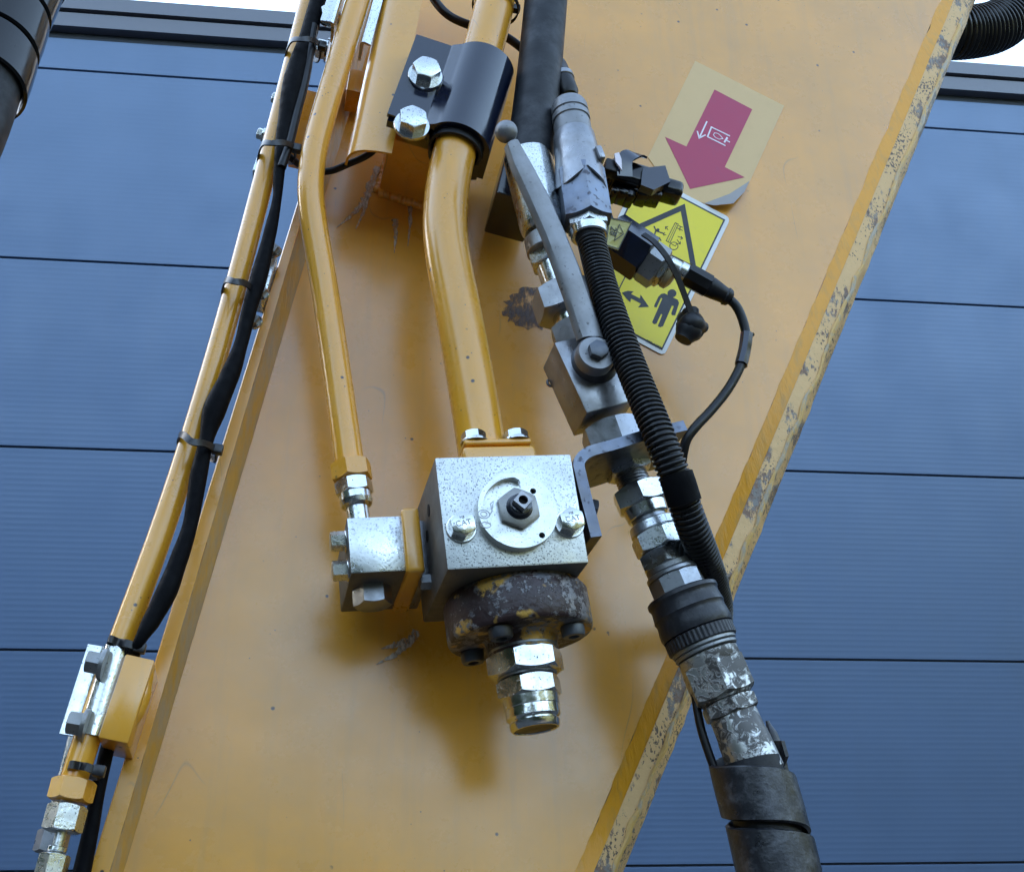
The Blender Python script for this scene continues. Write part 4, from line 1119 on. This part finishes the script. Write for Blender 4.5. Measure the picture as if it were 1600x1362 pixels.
g = G(); g.band([P(x, y, h) for x, y, h in ((1005, 366, .112), (1022, 378, .115), (1042, 402, .114), (1058, 432, .106), (1070, 462, .098), (1081, 492, .09))], .0052, .0016, V(1, .45, 0)); g.build('strap', 'rubber', cap, angle=50)

# small yellow tag on the sensor
tg = thing('warning_tag', 'small dirty yellow tag with a triangle and digits, stuck on the sensor end', 'tag', P(966, 362, .12))
tq = [P(951, 339, .128), P(988, 347, .122), P(966, 391, .118), P(946, 384, .124)]
vs = tq + [p - V(0, 0, .0006) for p in tq]
g = G(); g.add(vs, [(0, 1, 2, 3), (7, 6, 5, 4), (0, 4, 5, 1), (1, 5, 6, 2), (2, 6, 7, 3), (3, 7, 4, 0)]); g.build('plate', 'tag_yellow', tg)
ax = (tq[3]-tq[0]).normalized(); ay = (tq[1]-tq[0]); ay = (ay-ax*ay.dot(ax)).normalized(); nrm = ax.cross(ay)
if nrm.z < 0: nrm = -nrm
def tpt(s, t_): return tq[0].lerp(tq[1], s).lerp(tq[3].lerp(tq[2], s), t_) + nrm*.0004
g = G(); g.text('28', .0085, tpt(.30, .45), ax, ay, .00012); g.text('!', .006, tpt(.66, .45), ax, ay, .00012)
def tline(a, b, w=.0007):
    dd = (b-a).normalized(); n_ = nrm.cross(dd)*w/2; g.add([a+n_, a-n_, b-n_, b+n_], [(0, 1, 2, 3)])
T3 = [tpt(.50, .18), tpt(.50, .75), tpt(.86, .46)]
for i in range(3): tline(T3[i]+nrm*.0002, T3[(i+1) % 3]+nrm*.0002)
B4_ = [tpt(.03, .03), tpt(.97, .03), tpt(.97, .97), tpt(.03, .97)]
for i in range(4): tline(B4_[i]+nrm*.0002, B4_[(i+1) % 4]+nrm*.0002, .0009)
g.build('print', 'print_black', tg, smooth=False)

# ================================================================== STICKERS
def SP(pl): return [P(x, y, 0) for x, y in pl]
as_ = thing('arrow_sticker', 'aged clear sticker with a magenta arrow pointing down and a white cylinder symbol', 'sticker', P(1110, 220, 0))
g = G(); g.sheet(SP([(1086, 96), (1225, 166), (1171, 285), (1140, 312), (1099, 318), (1050, 300), (1012, 246)]), .0002, .0006); g.build('film', 'sticker_film', as_)
g = G(); c_ = [P(1171, 283, .0008), P(1140, 303, .0045), P(1100, 318, .0008)]; c2 = [P(1163, 300, .006), P(1146, 318, .010), P(1116, 321, .005)]
g.add(c_+c2, [(0, 1, 4, 3), (1, 2, 5, 4)]); g.build('curled_corner', 'film_curl', as_)
g = G(); g.sheet(SP([(1116, 141), (1175, 172), (1132, 262), (1163, 278), (1078, 296), (1039, 215), (1072, 230)]), .0006, .0009); g.build('arrow', 'arrow_red', as_)
m0 = MP(1110, 210, 0)
g = G(); W = 2.3*m0; a, b = .0009, .0012
g.ribbon(SP([(1104, 191), (1092.5, 216)]), W, a, b); g.ribbon(SP([(1089, 206), (1092, 217), (1102, 212)]), W, a, b)
g.ribbon(SP([(1140, 214), (1111, 200), (1105, 215), (1133, 229)]), W, a, b)
g.ribbon(SP([(1129, 218), (1123, 219), (1117, 216), (1114, 212), (1116, 209), (1121, 210), (1125, 213)]), 1.2*m0, a, b, True)
g.ribbon(SP([(1136, 216), (1131, 224)]), W*1.3, a, b); g.ribbon(SP([(1133.5, 220), (1140, 223.5)]), W, a, b)
g.build('symbol', 'print_white', as_, smooth=False)

ws = thing('warning_sticker', 'yellow warning sticker with white border, black triangle, double arrow and person symbol', 'sticker', P(1030, 420, 0))
TLc, TRc, BRc, BLc = Vector((1000, 268)), Vector((1141, 342)), Vector((1037, 557)), Vector((897, 482))
def quad(ins, rad=0):
    ex = (TRc-TLc).normalized(); ey = (BLc-TLc).normalized()
    q = [TLc+ex*ins+ey*ins, TRc-ex*ins+ey*ins, BRc-ex*ins-ey*ins, BLc+ex*ins-ey*ins]
    out = []
    for i, p in enumerate(q):
        if not rad: out.append((p.x, p.y)); continue
        pa, pb = q[i-1], q[(i+1) % 4]; u1 = (pa-p).normalized(); u2 = (pb-p).normalized()
        for k in range(5):
            t_ = k/4; out.append(tuple((p+u1*rad)*(1-t_)**2 + p*2*t_*(1-t_) + (p+u2*rad)*t_**2))
    return out
g = G(); g.sheet(SP(quad(0, 9)), .0008, .0013); g.build('backing', 'sticker_white', ws)
g = G(); g.sheet(SP(quad(6.5)), .0013, .0015); g.build('border', 'print_black', ws)
g = G(); g.sheet(SP(quad(9)), .0015, .0017); g.build('panel', 'sticker_yellow', ws)
g = G(); a, b = .0017, .0019
g.ribbon(SP([(1066, 326), (1083, 421), (976, 366)]), 8.5*m0, a, b, True)
g.ribbon(SP([(977, 432), (967, 452), (955, 478)]), 1.6*m0, a, b)
# double arrow
g.sheet(SP([(971, 459), (980, 456), (989, 457), (985, 461), (999, 468), (1000, 462), (1013, 481), (996, 482), (1001, 476), (985, 468), (984, 474), (978, 468)]), a, b)
# person
g.sheet(SP([(1049+7*cos(2*pi*i/16), 460+6.3*sin(2*pi*i/16)) for i in range(16)]), a, b)
g.sheet(SP([(1032, 461), (1037, 460), (1058, 470), (1060, 475), (1054, 494), (1049, 494), (1048, 491), (1052, 480), (1049, 479), (1035, 511), (1031, 513), (1027, 511), (1034, 493), (1032, 492), (1025, 507), (1021, 508), (1018, 505), (1034, 468), (1032, 467), (1025, 482), (1021, 481), (1022, 477), (1028, 465)]), a, b)
# falling figure and loader sketch
w1 = 2.0*m0
g.ribbon(SP([(1021, 355), (1024, 362), (1021, 371), (1027, 373), (1023, 380)]), w1, a, b)
g.ribbon(SP([(1023, 362), (1031, 365), (1035, 366)]), w1, a, b); g.ribbon(SP([(1023, 371), (1029, 373), (1032, 378)]), w1, a, b)
g.sheet(SP([(1027+2.6*cos(2*pi*i/10), 361+2.4*sin(2*pi*i/10)) for i in range(10)]), a, b)
w2 = 1.0*m0
g.ribbon(SP([(1054, 350), (1059, 352), (1046, 381), (1040, 378)]), w2, a, b, True); g.ribbon(SP([(1056.5, 351), (1043, 380)]), w2*.7, a, b)
g.ribbon(SP([(1052+6.5*cos(2*pi*i/16), 386+6*sin(2*pi*i/16)) for i in range(16)]), w2, a, b, True); g.ribbon(SP([(1047, 382), (1054, 386), (1057, 382)]), w2*.8, a, b)
for q in ([(1059, 354), (1066, 357)], [(1057, 358), (1066, 362)], [(1062, 356), (1061, 362)]): g.ribbon(SP(q), w2, a, b)
for p0, p1, p2, p3 in (((1043, 361), (1039, 356), (1043, 356), (1039, 360)), ((1040, 369), (1035, 367), (1038, 365), (1037, 370)), ((1058, 371), (1066, 374), (1063, 371), (1062, 376)), ((1057, 376), (1062, 383), (1062, 379), (1058, 382))):
    g.ribbon(SP([p0, p1]), w2, a, b); g.ribbon(SP([p2, p1, p3]), w2, a, b)
tx = (P(1032, 546, 0)-P(1010, 535, 0)).normalized(); g.text('298-A2823', 4.2*m0*1.35, P(1022, 540, 0)+V(0, 0, b), tx, V(-tx.y, tx.x, 0), .00005)
g.build('print', 'print_black', ws, smooth=False)

# ================================================================== HOSES at the frame's corners
Chain.K = .33
nh = thing('wrapped_hose', 'glossy black spiral wrapped hose close by in the upper left corner', 'hose', P(20, 60, .25))
mn = MP(20, 60, .25)
npts = [P(x, y, .25) for x, y in ((130, -190), (78, -90), (30, -10), (-8, 90), (-42, 190), (-90, 300))]
g = G(); g.tube(npts, 52*mn, 28, 6); g.build('hose', 'rubber', nh)
spiral(nh, npts, 57*mn, 5*mn, 80*mn, 74*mn, 30*mn, 480*mn, 'gloss_black', 0, 1.0, .0006)
ch_ = thing('corrugated_hose', 'fat black corrugated hose curving away behind the arm in the upper right corner', 'hose', P(1540, 50, -.06))
g = G(); g.tube([P(x, y, h) for x, y, h in ((1380, 40, -.08), (1470, 51, -.06), (1520, 50, -.06), (1560, 40, -.06), (1590, 14, -.06), (1618, -30, -.06), (1640, -90, -.06))], 41*MP(1540, 50, -.06), 32, 10, corr=(.0062, .0022)); g.build('hose', 'conduit_plastic', ch_, angle=50)

# remove helper bookkeeping
for o in bpy.data.objects:
    for k in ('_b', '_root'):
        if k in o: del o[k]
